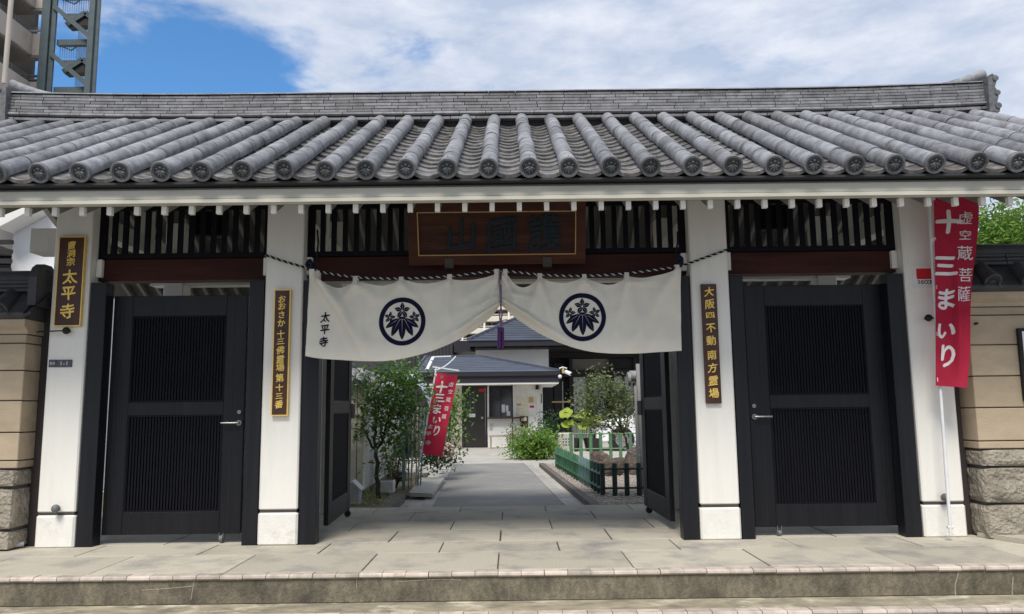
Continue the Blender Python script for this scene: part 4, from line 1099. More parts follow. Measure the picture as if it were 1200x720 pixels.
#@@COURTYARD@@
# ================================================================== COURTYARD
def quad(pts, z0, z1, m=None):
    m = m or MB(); return m.prism([(p[0], p[1]) for p in pts], 'z', z0, z1)
pL0, pL1 = Vector((-0.884, 3.744, -0.18)), Vector((-1.196, 11.555, -0.18))
pR0, pR1 = Vector((0.735, 3.671, -0.18)), Vector((0.347, 11.289, -0.18))
def ext(a, b, y): return a + (b-a)*((y-a.y)/(b.y-a.y))
pth = quad([ext(pL0, pL1, 2.26), ext(pR0, pR1, 2.26), ext(pR0, pR1, 11.3), ext(pL0, pL1, 11.3)], ZC-.3, ZC)
pth = struct('path', pth, M['asphalt'])
fc = struct('forecourt', MB().box(-9, 12, 11.31, 18.5, ZC-.3, ZC+.002), M['ground'])
# stone borders of the path, stone by stone
def border(a, b, w, side, n):
    for k in range(n):
        y0, y1 = 2.27 + (11.25-2.27)*k/n, 2.27 + (11.25-2.27)*(k+1)/n - .012
        p, q = ext(a, b, y0), ext(a, b, y1)
        m = quad([(p.x+side*.006, y0), (p.x+side*w, y0), (q.x+side*w, y1), (q.x+side*.006, y1)], ZC-.05, ZC+.006+random.uniform(-.002, .002))
        m.build('border_stone', M['border'], pth)
border(pL0, pL1, .155, -1, 16); border(pR0, pR1, .15, 1, 16)
# gutter and raised kerb to the right
kr0, kr1 = Vector((1.092, 3.554, -0.18)), Vector((0.776, 9.734, -0.18))
struct('gutter', quad([ext(pR0, pR1, 2.27)+Vector((.155, 0, 0)), ext(kr0, kr1, 2.27)-Vector((.1, 0, 0)), ext(kr0, kr1, 10.2)-Vector((.1, 0, 0)), ext(pR0, pR1, 10.2)+Vector((.155, 0, 0))], ZC-.3, ZC-.003), M['ground'])
kb = thing('path_kerb', (1.1, 2.3, ZC), 'brown grey kerb edging the gravel bed right of the path', 'kerb')
for k in range(13):
    y0, y1 = 2.28+.61*k, 2.28+.61*(k+1)-.008
    a, b = ext(kr0, kr1, y0), ext(kr0, kr1, y1)
    quad([(a.x-.10, y0), (a.x, y0), (b.x, y1), (b.x-.10, y1)], ZC-.2, ZC+.075).build('kerb_stone', M['curb'], kb)
gb = struct('gravel_bed', quad([ext(kr0, kr1, 2.27)+Vector((.002, 0, 0)), (7, 2.27), (7, 11.2), ext(kr0, kr1, 10.2), ], ZC-.2, ZC+.035), M['gravelbed'])
# pebbles you can make out on the gravel bed
pm = MB()
for _ in range(2600):
    y = random.uniform(2.6, 10.5); x = ext(kr0, kr1, y).x + .03 + random.random()**1.3*3.2
    r_ = random.uniform(.012, .03); a = random.random()*6
    pm.ball((x, y, ZC+.035+r_*.2), r_, 5, 3, (1, .7+.5*random.random(), .6))
meta(pm.build('gravel_pebbles', M['gravel']), 'pale loose pebbles covering the bed behind the low green fence', 'gravel', kind='stuff')
# left planting bed
sb = struct('soil_bed', quad([(-6, 2.27), (-1.40, 2.27), (-1.32, 5.0), (-1.45, 8.6), (-6, 8.6)], ZC-.2, ZC+.03), M['soil'])
k0, k1 = Vector((-1.286, 3.291, -0.12)), Vector((-1.34, 5.485, -0.12))
t = thing('bed_kerb', (k0.x, 2.3, ZC), 'grey concrete kerb sloping along the soil bed left of the path', 'kerb')
for y0, y1 in ((2.28, 3.2), (3.21, 4.3)):
    a, b = ext(k0, k1, y0), ext(k0, k1, y1)
    quad([(a.x-.17, y0), (a.x, y0), (b.x, y1), (b.x-.17, y1)], ZC-.1, ZC+.10).build('kerb_stone', M['curb'], t)
MB().box(-3.4, k0.x-.25, 2.28, 2.36, ZC-.1, ZC+.11, .01).build('kerb_stone', M['curb'], t)
# drain cover slab over a dark hole
t = thing('drain_cover', (-1.185, 5.77, -0.15), 'grey slab bridging the dark side drain left of the path', 'slab')
a, b, c, d = [Vector(p) for p in ((-1.298, 4.596, -0.1), (-0.962, 4.453, -0.1), (-1.015, 6.908, -0.1), (-1.413, 6.963, -0.1))]
quad([a, b, c, d], ZC+.035, ZC+.085).build('slab', M['border'], t)
a2, b2_ = Vector((-1.263, 4.419, -0.17)), Vector((-1.126, 4.405, -0.17))
struct('side_drain', quad([ext(pL0, pL1, 2.3)-Vector((.16, 0, 0)), ext(pL0, pL1, 8)-Vector((.16, 0, 0)), (-1.30, 8), (-1.22, 2.3)], ZC-.3, ZC-.09), M['joint'])

# ---- leaves
def leaf_cloud(m, blobs, n, size, seed, flat=.6, gap=None, asp=.52):
    rnd = random.Random(seed); tot = sum(b[3]*b[4]*b[5] for b in blobs)
    for (cx, cy, cz, rx, ry, rz) in blobs:
        k_ = max(4, int(n*(rx*ry*rz)/tot)); 
        # leaves gather in small sprays
        ns = max(2, k_//9)
        for _ in range(ns):
            while 1:
                a, b, c = rnd.uniform(-1, 1), rnd.uniform(-1, 1), rnd.uniform(-1, 1)
                q = a*a+b*b+c*c
                if q < 1 and rnd.random() < .35+.65*q: break
            sx_, sy_, sz_ = cx+a*rx, cy+b*ry, cz+c*rz
            for _ in range(9):
                s = size*rnd.uniform(.55, 1.25); g = size*1.7
                p = Vector((sx_+rnd.gauss(0, g), sy_+rnd.gauss(0, g), sz_+rnd.gauss(0, g*.8)))
                d = Vector((rnd.gauss(0, 1), rnd.gauss(0, 1), rnd.gauss(0, .7)+.1)).normalized()
                w = d.cross(Vector((rnd.gauss(0, .5), rnd.gauss(0, .5), 1))).normalized(); up = w.cross(d)*.12*s
                m.add([p, p+d*s*.5+w*s*asp*.5+up, p+d*s, p+d*s*.5-w*s*asp*.5+up, p+d*s*.5-up*.2], [(0, 1, 4), (1, 2, 4), (2, 3, 4), (3, 0, 4)])
    return m
def branchy(m, p0, p1, r0, r1, seed, segs=6, wob=.04):
    rnd = random.Random(seed); pts = []; rr = []
    for i in range(segs+1):
        t = i/segs; p = Vector(p0).lerp(Vector(p1), t)
        if 0 < i < segs: p += Vector((rnd.uniform(-wob, wob), rnd.uniform(-wob, wob), rnd.uniform(-wob, wob)*.4))
        pts.append(p); rr.append(r0+(r1-r0)*t)
    m.tube(pts, r0, 7, rr=rr); return pts
def tree(name, cat, label, base, forks, blobs, n, size, lm, seed, r0=.045, group=None):
    t = thing(name, base, label, cat, group)
    m = MB(); rnd = random.Random(seed)
    trunk = branchy(m, base, forks[0], r0, r0*.75, seed, 7, .02)
    for f in forks[1:]:
        pts = branchy(m, forks[0], f, r0*.65, r0*.2, rnd.random(), 6, .05)
        for _ in range(4):
            b = min(blobs, key=lambda q: (Vector(q[:3])-Vector(f)).length*rnd.uniform(.5, 1.5))
            e = Vector(b[:3]) + Vector((rnd.uniform(-.8, .8)*b[3], rnd.uniform(-.8, .8)*b[4], rnd.uniform(-.8, .8)*b[5]))
            branchy(m, pts[rnd.randint(2, 6)], e, r0*.22, r0*.08, rnd.random(), 4, .04)
    m.build('trunk', M['bark'], t, True)
    leaf_cloud(MB(), blobs, n, size, seed).build('crown', M[lm], t)
    return t
def shrub(name, cat, label, c, blobs, n, size, lm, seed):
    t = thing(name, c, label, cat); m = MB(); rnd = random.Random(seed)
    for b in blobs:
        for _ in range(3):
            branchy(m, (c[0]+rnd.uniform(-.06, .06), c[1], c[2]), (b[0]+rnd.uniform(-.6, .6)*b[3], b[1]+rnd.uniform(-.5, .5)*b[4], b[2]+b[5]*.3), .010, .004, rnd.random(), 4, .03)
    m.build('stems', M['bark'], t)
    leaf_cloud(MB(), blobs, n, size, seed).build('foliage', M[lm], t)
    return t
Y_ = 4.5
tree('sapling', 'tree', 'slender young tree with dark curved trunk in the soil bed left of the path', (-1.679, 4.481, -0.15),
     [(-1.724, 4.5, 0.486), (-1.942, 4.6, 0.827), (-1.566, 4.5, 0.79), (-1.396, 4.5, 1.131), (-1.725, 4.4, 1.134)],
     [(*(-1.607, 4.5, 1.456), .26, .3, .12), (*(-1.331, 4.7, 1.308), .24, .3, .20), (*(-1.749, 4.4, 1.225), .17, .3, .14), (*(-1.86, 4.4, 0.999), .12, .2, .10), (*(-1.876, 4.5, 0.771), .10, .2, .08), (*(-1.488, 4.5, 1.075), .24, .3, .20),
      (*(-1.566, 4.5, 0.79), .20, .3, .16), (*(-1.292, 4.6, 0.9), .14, .2, .22), (*(-1.529, 4.5, 0.507), .12, .2, .14), (*(-1.823, 4.5, 0.206), .06, .1, .08), (*(-1.39, 4.6, 1.574), .16, .2, .08)], 2300, .088, 'leaf', 3, .034)
shrub('shrub', 'shrub', 'loose shrub with reddish tips growing behind the white square pot', (-1.704, 5.832, -0.15),
     [(*(-1.681, 5.5, 0.176), .14, .2, .16), (*(-1.572, 5.6, 0.391), .12, .2, .16), (*(-1.447, 5.6, 0.577), .12, .2, .2)], 800, .055, 'leafgrey', 4)
t = thing('square_pot', (-1.679, 5.114, -0.15), 'white square ceramic pot under the slender young tree', 'pot')
pc = Vector((-1.679, 5.114, -0.15)); 
MB().box(pc.x-.095, pc.x+.095, pc.y, pc.y+.19, ZC+.03, ZC+.20, .008).build('pot', M['potwhite'], t)
MB().box(pc.x-.08, pc.x+.08, pc.y+.015, pc.y+.175, ZC+.201, ZC+.208).build('earth', M['soil'], t)
# bucket and small clutter at the left edge of the bed
t = thing('plastic_bin', (-1.851, 3.76, -0.15), 'pale plastic bin with a slanted lid beside the open left door leaf', 'bin')
pc = Vector((-1.851, 3.76, -0.15))
MB().prism([(pc.x-.13, ZC+.03), (pc.x+.04, ZC+.03), (pc.x+.05, ZC+.22), (pc.x-.02, ZC+.30), (pc.x-.13, ZC+.30)], 'y', pc.y, pc.y+.2).build('body', M['pvc'], t)
MB().beam((pc.x-.02, pc.y-.01, ZC+.33), (pc.x+.09, pc.y-.01, ZC+.22), .22, .012).build('lid', M['potwhite'], t)
leaf_cloud(MB(), [(-1.75, 3.4, ZC+.05, .5, .9, .03), (-2.1, 4.5, ZC+.06, .4, .7, .05)], 700, .035, 41).build('ground_cover', M['leafyellow']).__setitem__('kind', 'stuff')
meta(bpy.data.objects['ground_cover'], 'straggly yellowish ground cover around the young tree', 'ground cover')
for k, (px_, py_, r_) in enumerate(((-1.62, 4.9, .05), (-1.95, 4.75, .06), (-1.5, 3.9, .04), (-1.85, 3.7, .05))):
    o = MB().ball((px_, py_, ZC+.05), r_, 8, 6, (1, .8, .6)).build('garden_stone', M['rough'], None, True)
    meta(o, ['small grey stone behind the young tree', 'small round stone by the cream wall foot', 'small stone near the bed kerb', 'small stone at the foot of the young tree'][k], 'stone', 'small stones in the left bed')
# low cream siding wall of the neighbour with its silver-grey coping
t = thing('side_wall', (-2.0, 4.6, ZC), 'low cream siding wall with silver grey tile coping behind the left door leaf', 'wall')
xa, xb = -2.162, -1.924
xc = -2.006
zt = 1.348
MB().box(xa-1.2, xc-.004, 4.6, 4.8, ZC+.12, zt).build('siding_panel', M['siding'], t)
MB().box(xc+.004, xb, 4.6, 4.8, ZC+.12, zt).build('siding_panel', M['siding'], t)
xd, yd = -2.065, 9.0
MB().add([(xb, 4.6, ZC+.12), (xd, yd, ZC+.12), (xd, yd, zt), (xb, 4.6, zt), (xb-.2, 4.8, ZC+.12), (xd-.2, yd, ZC+.12), (xd-.2, yd, zt), (xb-.2, 4.8, zt)], [(0,1,2,3),(4,5,6,7),(3,2,6,7),(1,5,6,2),(0,4,7,3)]).build('side_panel', M['sidinggrey'], t)
MB().add([(xb+.03, 4.56, ZC), (xd+.03, yd, ZC), (xd+.03, yd, ZC+.12), (xb+.03, 4.56, ZC+.12), (xa-1.2, 4.56, ZC), (xa-1.2, 4.56, ZC+.12), (xb-.2, 4.8, ZC+.12), (xd-.2, yd, ZC+.12)], [(0,1,2,3),(0,3,5,4),(3,2,7,6),(5,3,6)]).build('footing', M['curb'], t)
# slats of the siding, a real relief of boards
m = MB()
n = 22
for k in range(n):
    z0 = ZC+.125+(zt-ZC-.13)*k/n; h = (zt-ZC-.13)/n
    m.box(xa-1.2, xc-.006, 4.592, 4.602, z0+.002, z0+h-.006); m.box(xc+.006, xb-.002, 4.592, 4.602, z0+.002, z0+h-.006)
meta(m.build('siding_boards', M['siding'], t), kind='stuff')
cp = MB().prism([(4.50, zt+.002), (4.9, zt+.002), (4.7, zt+.18)], 'x', xa-1.2, xb+.02).build('coping', M['wallcap'], t)
for k in range(9):
    x = xb - .03 - .13*k
    MB().tube([(x, 4.42, zt+.03), (x, 4.70, zt+.18)], .045, 10).build('coping_tile', M['wallcap'], cp, True)
for k in range(14):
    f = k/14; X = xb+(xd-xb)*f; Yq = 4.7+(yd-4.7)*f
    MB().tube([(X+.13, Yq, zt+.02), (X-.08, Yq, zt+.14)], .05, 8).build('coping_tile', M['wallcap'], cp, True)
MB().tube([(xa-1.2, 4.7, zt+.19), (xb-.08, 4.7, zt+.19), (xd-.1, yd, zt+.17)], .06, 10).build('coping_ridge', M['wallcap'], cp, True)
# metal trellis posts
t = thing('trellis', (-1.603, 7.582, -0.18), 'grey green metal trellis of upright posts beside the small banner', 'trellis')
for (xa_, xb_, w, mm) in ((474.5, 475, .045, 'tealpost'), (481, 480.5, .02, 'tealpost'), (486, 483.5, .022, 'benchwood'), (491, 489, .02, 'benchwood'), (495, 491, .022, 'tealpost'), (499, 494, .02, 'tealpost')):
    a = Vector((-1.491, 5.6, 1.525)); 
    fa = lambda px_, t_: (-1.0*0 + (px_-600)/905*(11.63) + .1, 5.6, t_)
    MB().beam(fa(xb_, ZC), fa(xa_, 1.55 if w > .03 else 1.05), w, w, up=(0, 1, 0)).build('post', M[mm], t)
for z in (.25, .62, 1.0): MB().box(*sorted((-1.55, -1.22)), 5.63, 5.65, z, z+.02).build('rail', M['tealpost'], t)
MB().box(-1.68, -1.30, 5.70, 5.72, .30, .62).build('mesh_panel', M['tealpost'], t)
# pale blue sheet draped over the trellis
t = thing('blue_sheet', (-1.57, 5.7, 1.634), 'crumpled pale blue plastic sheet hanging over the young tree', 'sheet')
m = MB(); vs = []; nx = 16; ny = 8
for i in range(nx+1):
    for j in range(ny+1):
        u, v = i/nx, j/ny; x = -1.66+.52*u; 
        vs.append((x, 5.6+.5*v, 1.60 - 1.5*(u-.45)**2 - .22*v*0 - .16*abs(v-.5) + .02*math.sin(u*21+v*9)))
m.add(vs, [(i*(ny+1)+j, (i+1)*(ny+1)+j, (i+1)*(ny+1)+j+1, i*(ny+1)+j+1) for i in range(nx) for j in range(ny)])
m.build('sheet', M['tarp'], t, True)
# white bucket
t = thing('white_bucket', (-2.015, 8.7, -0.18), 'round white tub on a dark stand behind the square pot', 'bucket')
p = Vector((-1.767, 6.979, -0.18))
MB().tube([(p.x, p.y, ZC+.18), (p.x, p.y, ZC+.22), (p.x, p.y, ZC+.38), (p.x, p.y, ZC+.42)], .12, 16, rr=[.09, .12, .125, .08]).build('tub', M['potwhite'], t, True)
MB().box(p.x-.10, p.x+.10, p.y-.1, p.y+.1, ZC+.02, ZC+.179).build('stand', M['rubber'], t)
# shrubs behind the banner
shrub('hydrangea', 'shrub', 'leafy bush with cream flowers at the foot of the small banner', (-1.541, 11.078, -0.18),
      [(*(-1.237, 7.3, 0.224), .32, .3, .14), (*(-1.06, 7.6, 0.248), .18, .3, .12)], 1300, .07, 'leafdark', 8)
o = bpy.data.objects['hydrangea']
for px_, py_ in ((522,525),(528,529),(519,532),(533,531),(525,536),(515,540),(531,524),(527,520)):
    k = 905/ (13.4); c = Vector(((px_-600)/905*13.3+.1, 7.25, 1.0+(481-py_)/905*13.3))
    m = MB()
    for q in range(9): m.ball((c.x+random.uniform(-.04, .04), c.y+random.uniform(-.03, .03), c.z+random.uniform(-.03, .03)), .022, 5, 4)
    m.build('flower', M['flower'], o)
shrub('bright_bush', 'shrub', 'tall bright green bush standing behind the small banner', (-1.444, 13.098, -0.18),
      [(*(-1.032, 8.0, 1.011), .16, .2, .28), (*(-0.939, 8.0, 1.132), .12, .2, .12), (*(-1.063, 8.0, 0.632), .18, .2, .25)], 900, .09, 'leafbright', 9)

# ---- office building (low hip roof, white walls)
YO = 18.5
t = thing('office_house', (-0.172, YO, ZC), 'low white office house with dark door, serving window and blue grey hip roof', 'house')
X = lambda px_: (px_-600)/905*24.53+.13
Z = lambda py_: 1.0 + (480.5+ (0) - py_)/905*24.6
zf = ZC
MB().box(X(520), X(541), YO, YO+3, zf+.38, Z(447)).build('wall', M['plasterwarm'], t)
MB().box(X(520), X(541), YO-.02, YO+3, zf, zf+.378).build('base_wall', M['rough'], t)
MB().box(X(541), X(571), YO+.06, YO+3, Z(452.5), Z(447)).build('wall', M['plaster'], t)
MB().box(X(571), X(601), YO, YO+3, zf, Z(489.5)).build('wall', M['plaster'], t)
MB().box(X(571), X(572.5), YO, YO+3, Z(489.3), Z(447)).build('wall', M['plaster'], t)
MB().box(X(600.5), X(635), YO+.001, YO+3, zf, Z(447)).build('wall', M['plaster'], t)
MB().box(X(572.5), X(600.5), YO+.001, YO+.4, Z(453), Z(447)).build('wall', M['plaster'], t)
dr = MB().box(X(543.5), X(568), YO+.03, YO+.08, zf+.02, Z(453), .005).build('door', M['greymetal'], t)
dr.data.materials[0] = M['darksteel']
MB().box(X(550.5), X(551.5), YO+.015, YO+.03, Z(482), Z(462)).box(X(554.5), X(555.5), YO+.015, YO+.03, Z(482), Z(462)).box(X(551.5), X(554.5), YO+.015, YO+.03, Z(482), Z(481)).box(X(551.5), X(554.5), YO+.015, YO+.03, Z(463), Z(462)).build('glazing_bar', M['tealsteel'], dr)
MB().box(X(549), X(556.5), YO+.02, YO+.03, Z(489), Z(485)).build('name_card', M['paper'], dr)
MB().box(X(561), X(567), YO+.02, YO+.03, Z(460), Z(456.5)).build('red_sticker', M['red'], dr)
MB().tube([(X(564.5), YO+.03, Z(490)), (X(564.5), YO-.03, Z(490))], .04, 10).build('knob', M['steel'], dr)
MB().box(X(541), X(543.3), YO-.01, YO+.1, zf, Z(452.5)).box(X(568.2), X(570.5), YO-.01, YO+.1, zf, Z(452.5)).build('door_frame', M['eavedark'], t)
wn = MB().box(X(572.5), X(600.5), YO+.06, YO+.08, Z(489.5), Z(453)).build('window', M['glass'], t)
MB().box(X(572.5), X(600.5), YO+.0, YO+.055, Z(454.5), Z(453)).box(X(585.8), X(587), YO+.02, YO+.055, Z(489), Z(454.5)).box(X(572.5), X(573.5), YO+.0, YO+.055, Z(489), Z(454.5)).build('frame', M['darkwood'], wn)
MB().box(X(571), X(613), YO-.22, YO-.001, Z(491), Z(489.6)).build('sill', M['redbeam'], wn)
for a, b, c, d in ((586, 591, 484, 475), (592, 595, 483, 476), (593, 597, 488, 483)):
    MB().box(X(a), X(b), YO+.045, YO+.052, Z(c), Z(d)).build('notice', M['paper'], wn)
MB().box(X(598.8), X(600.4), YO-.26, YO-.2, zf, Z(447)).build('downpipe', M['darkwood'], t)
MB().box(X(573), X(576), YO-.04, YO-.001, Z(503), Z(497)).build('meter', M['pvc'], t)
MB().box(X(627), X(630.5), YO-.12, YO-.001, Z(458), Z(453)).build('speaker', M['rubber'], t)
MB().box(X(632.5), X(634.8), YO-.03, YO-.001, Z(505), Z(449)).build('corner_post', M['plaster'], t)
MB().box(X(633), X(634), YO-.035, YO-.031, Z(474), Z(463)).build('name_strip', M['rubber'], t)
# notices on the wall
for i, (a, b, c, d, mm) in enumerate(((604, 628, 489, 466, 'paperwarm'), (610, 617, 466, 459, 'paper'), (618, 627, 486, 474, 'paper'), (606, 612, 488, 480, 'paperwarm'), (619, 624, 473, 467, 'yellowpaint'), (609, 616, 500, 489.5, 'orange'))):
    o = MB().box(X(a), X(b), YO-.012-.006*i, YO-.004-.006*i, Z(c), Z(d)).build('notice', M[mm], t)
MB().box(X(608.5), X(617.5), YO-.06, YO-.045, Z(501), Z(488.6)).build('notice_frame', M['redbeam'], t)
MB().box(X(610), X(616), YO-.075, YO-.062, Z(494), Z(489.5)).build('notice', M['paperwarm'], t)
m = MB(); 
for a in range(4): m.box(X(605+a*1.2), X(605.8+a*1.2), YO-.05, YO-.045, Z(476), Z(474.5))
m.box(X(620), X(625), YO-.038, YO-.034, Z(479), Z(476.5)); m.build('print_marks', M['red'], t)
# eaves and roof
ze0, ze1 = Z(450), Z(437.5)
YE = YO-1.0
XE = lambda px_: (px_-600)/905*23.53+.13
ZE = lambda py_: 1.0+(480.5-py_)/905*23.6
MB().box(XE(487), XE(654), YE+.02, YO+3, ZE(451.5), ZE(449.6)).build('soffit', M['plaster'], t)
MB().box(XE(486), XE(655), YE, YE+.05, ZE(449.5), ZE(441)).build('fascia', M['eavedark'], t)
MB().box(XE(654.8), XE(655.8), YE, YO+3, ZE(449.5), ZE(441)).build('fascia', M['eavedark'], t)
MB().box(XE(485), XE(656), YE-.06, YE-.002, ZE(442), ZE(436.8)).build('gutter', M['eavedark'], t)
rz0, rz1 = ZE(436.6), Z(418)
r = MB()
A = (XE(485), YE, rz0); B = (XE(656), YE, rz0); C_ = (XE(656), YO+3.4, rz0); D_ = (XE(485), YO+3.4, rz0)
E_ = (X(494), YO+1.2, 2.76); F_ = (X(562), YO+1.2, 2.76)
r.add([A, B, C_, D_, E_, F_], [(0, 1, 5, 4), (1, 2, 5), (2, 3, 4, 5), (3, 0, 4), (0, 3, 2, 1)])
rf_ = r.build('roof', M['metalroof'], t)
def seam(a, b, k=.03): return MB().beam(a, b, k, k)
for a, b in ((B, F_), (A, E_), (E_, F_)): seam(Vector(a)+Vector((0, -.01, .02)), Vector(b)+Vector((0, 0, .03)), .05).build('ridge_cap', M['metalroof'], rf_)
for k in range(1, 9):
    f = k/9; a = Vector(A).lerp(Vector(E_), f); b = Vector(B).lerp(Vector(F_), f)
    seam(a+Vector((0, -.02, .012)), b+Vector((0, -.02, .012)), .014).build('roof_course', M['metalroof'], rf_)
# white framed skylight edge and sagging cable on the roof
MB().beam((X(505), YE-.2, Z(436)), (X(511), YE+.1, Z(421)), .10, .03).beam((X(511), YE+.1, Z(421)), (X(531), YE+.1, Z(420.5)), .07, .03).build('awning_edge', M['pole'], t)
cb = [(X(513)+(X(537)-X(513))*k/8, YE-.05, Z(436)+(Z(421)-Z(436))*(k/8)**1.8) for k in range(9)]
MB().tube(cb, .018, 6).build('cable', M['pole'], t)
# cameras at the roof corner
t2 = thing('security_cameras', (XE(661), YE, ZE(440)), 'cluster of small white security cameras on the office roof corner', 'camera')
MB().box(XE(658), XE(661), YE-.05, YE+.05, ZE(440), ZE(434), .02).build('bracket', M['yellowpaint'], t2)
MB().tube([(XE(655), YE, ZE(434)), (XE(659), YE, ZE(432.5)), (XE(664), YE, ZE(434))], .02, 6).build('arm', M['pole'], t2)
MB().tube([(XE(662), YE-.1, ZE(438)), (XE(668), YE-.2, ZE(441))], .06, 10).build('camera_body', M['pole'], t2)
MB().tube([(XE(668), YE-.2, ZE(441)), (XE(668.4), YE-.21, ZE(441.2))], .04, 10).build('lens', M['rubber'], t2)
MB().ball((XE(655.5), YE-.05, ZE(443.5)), .06, 10, 8).build('dome_camera', M['pole'], t2, True)
# bench
t = thing('bench', (X(586), YO-.5, zf), 'low weathered wooden bench under the serving window', 'bench')
MB().box(X(573), X(597.5), YO-.75, YO-.35, Z(511)+.0, Z(509), .01).build('seat', M['benchwood'], t)
for a in (574, 595.5):
    for yy in (-.74, -.42): MB().box(X(a), X(a+1.8), YO+yy, YO+yy+.05, zf, Z(511)).build('leg', M['benchwood'], t)
MB().box(X(601.5), X(603), YO-.6, YO-.55, zf, Z(509)).build('leg', M['benchwood'], t)

# ---- main hall behind
t = thing('main_hall', (3, 27, ZC), 'large dark timbered hall with blinds behind glass doors and a blue grey roof', 'hall')
YH = 25.0
XH = lambda px_: (px_-600)/905*31.0+.14
ZH = lambda py_: 1.0+(480.5-py_)/905*31.1
MB().box(XH(560), XH(640), YH-2, YH+4, ZH(440), ZH(411)).build('white_gable', M['plaster'], t)
MB().box(XH(536), XH(640), YH-1.9, YH+4, ZH(417.2), ZH(405)).build('upper_band', M['eavedark'], t)
MB().box(XH(630), XH(860), YH+.0, YH+.3, ZH(422), ZH(405)).build('beam', M['darkwood'], t)
MB().box(XH(632), XH(668), YH+.5, YH+.6, ZC, ZH(422)).build('dark_opening', M['darkwood'], t)
for k, (a, b) in enumerate(((636, 648), (649, 661))):
    MB().box(XH(a), XH(b), YH+.40, YH+.48, ZH(505), ZH(427), .01).build('door', M['eavedark'], t)
for a in (634, 666.5, 714, 742, 765): MB().box(XH(a), XH(a+4), YH-.05, YH+.25, ZC, ZH(422.3)).build('post', M['darkwood'], t)
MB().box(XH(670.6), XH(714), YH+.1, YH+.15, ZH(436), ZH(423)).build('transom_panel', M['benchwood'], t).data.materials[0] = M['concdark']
MB().box(XH(718), XH(742), YH+.1, YH+.15, ZH(436), ZH(423)).build('transom_panel', M['darkwood'], t)
MB().box(XH(630), XH(860), YH-.02, YH+.3, ZH(444), ZH(436.3)).build('beam', M['darkwood'], t)
for a, b in ((670.6, 687), (693.5, 710), (718, 730), (731, 742)):
    w_ = MB().box(XH(a), XH(b), YH+.12, YH+.14, ZH(496), ZH(444.2)).build('glass_door', M['curtain'], t)
    MB().box(XH(a), XH(a+1), YH+.08, YH+.12, ZH(496), ZH(444.2)).box(XH(b-1), XH(b), YH+.08, YH+.12, ZH(496), ZH(444.2)).box(XH(a+1), XH(b-1), YH+.08, YH+.12, ZH(496), ZH(493)).build('frame', M['darkwood'], w_)
MB().box(XH(687), XH(693.5), YH+.0, YH+.2, ZH(498), ZH(444.2)).build('post', M['darkwood'], t)
MB().box(XH(630), XH(860), YH-.5, YH+.3, ZC, ZH(497)).build('plinth', M['granite'], t)
MB().box(XH(745), XH(860), YH+.2, YH+.3, ZC, ZH(422)).build('wall', M['darkwood'], t)
for k in range(4): MB().box(XH(640), XH(666), YH-1.4+.25*k, YH-.5, ZC+.16*k, ZC+.158+.16*k).build('stair', M['darkwood'], t)
MB().beam((XH(644), YH-1.2, ZH(473)), (XH(665), YH-1.2, ZH(473)), .05, .06).build('handrail', M['yellowpaint'], t)
MB().box(XH(636), XH(900), YH+.7, YH+.9, ZC, ZH(400)).build('wall', M['darkwood'], t)
# upper roof with horizontal courses
YR = YH-3.2
XR = lambda px_: (px_-600)/905*27.8+.14
ZR = lambda py_: 1.0+(480.5-py_)/905*27.9
MB().box(XR(549), XR(800), YR, YR+.10, ZR(407), ZR(400.5)).build('fascia', M['eavedark'], t)
MB().box(XR(549), XR(549.5)-.0, YR+.10, YR+7, ZR(407), ZR(400.5)).build('fascia', M['eavedark'], t)
A, B, C_, D_ = (XR(548), YR-.02, ZR(400.4)), (XR(801), YR-.02, ZR(400.4)), (XR(801), YR+6, ZR(400.4)+2.4), (XR(548)+3.9, YR+6, ZR(400.4)+2.4)
G_ = (XR(548), YR+9, ZR(400.4))
r = MB().add([A, B, C_, D_, G_], [(0, 1, 2, 3), (0, 3, 4)]).build('roof', M['metalroof'], t)
for k in range(0, 22):
    f = k/22; a = Vector(A).lerp(Vector(D_), f); b = Vector(B).lerp(Vector(C_), f)
    seam(a+Vector((0, 0, .02)), b+Vector((0, 0, .02)), .045).build('roof_course', M['metalroof'], r)
seam(Vector(A)+Vector((0, 0, .05)), Vector(D_)+Vector((0, 0, .05)), .09).build('ridge_cap', M['metalroof'], r)
MB().box(XR(556), XR(800), YR+.3, YH+.3, ZR(408.5), ZR(407.2)).build('soffit', M['darkwood'], t)
# rain chain
t = thing('rain_chain', (XE(660), YE+.4, ZE(500)), 'thin rain chain hanging beside the dark hall entrance', 'chain')
m = MB()
for k in range(26):
    z = ZE(450)-(ZE(450)-ZE(487))*k/26; m.ball((XE(659.5), YE+.4, z), .022, 6, 4, (.8, .8, 1.3))
m.build('chain', M['greymetal'], t)
# cream apartment block beyond
t = thing('apartment_block', (-2, 48, ZC), 'cream apartment block with balconies glimpsed between the curtain panels', 'building')
YA = 46.0; XA = lambda px_: (px_-600)/905*52+.2; ZA = lambda py_: 1.0+(480.5-py_)/905*52.3
MB().box(XA(500), XA(655), YA+1.4, YA+10, ZC, ZA(335)).build('wall', M['apart'], t)
for zz in (346, 360, 374, 388, 402, 416, 430):
    b = MB().box(XA(512), XA(648), YA, YA+.15, ZA(zz+4), ZA(zz-2.5)).box(XA(512), XA(648), YA+.15, YA+1.39, ZA(zz+4), ZA(zz+3)).build('balcony', M['apart'], t)
    MB().box(XA(512), XA(648), YA+.02, YA+.08, ZA(zz-4), ZA(zz-4.8)).build('handrail', M['apart'], b)
for a in (512, 540, 566, 595, 622, 647): MB().box(XA(a), XA(a+2.2), YA-.05, YA+1.38, ZC, ZA(335)).build('partition', M['plaster'], t)
for zz in (353, 367, 381, 395, 409, 423):
    for a in (516, 544, 570, 599, 626): MB().box(XA(a+2), XA(a+14), YA+1.34, YA+1.38, ZA(zz+4.5), ZA(zz-4.5)).build('window', M['glass'], t)
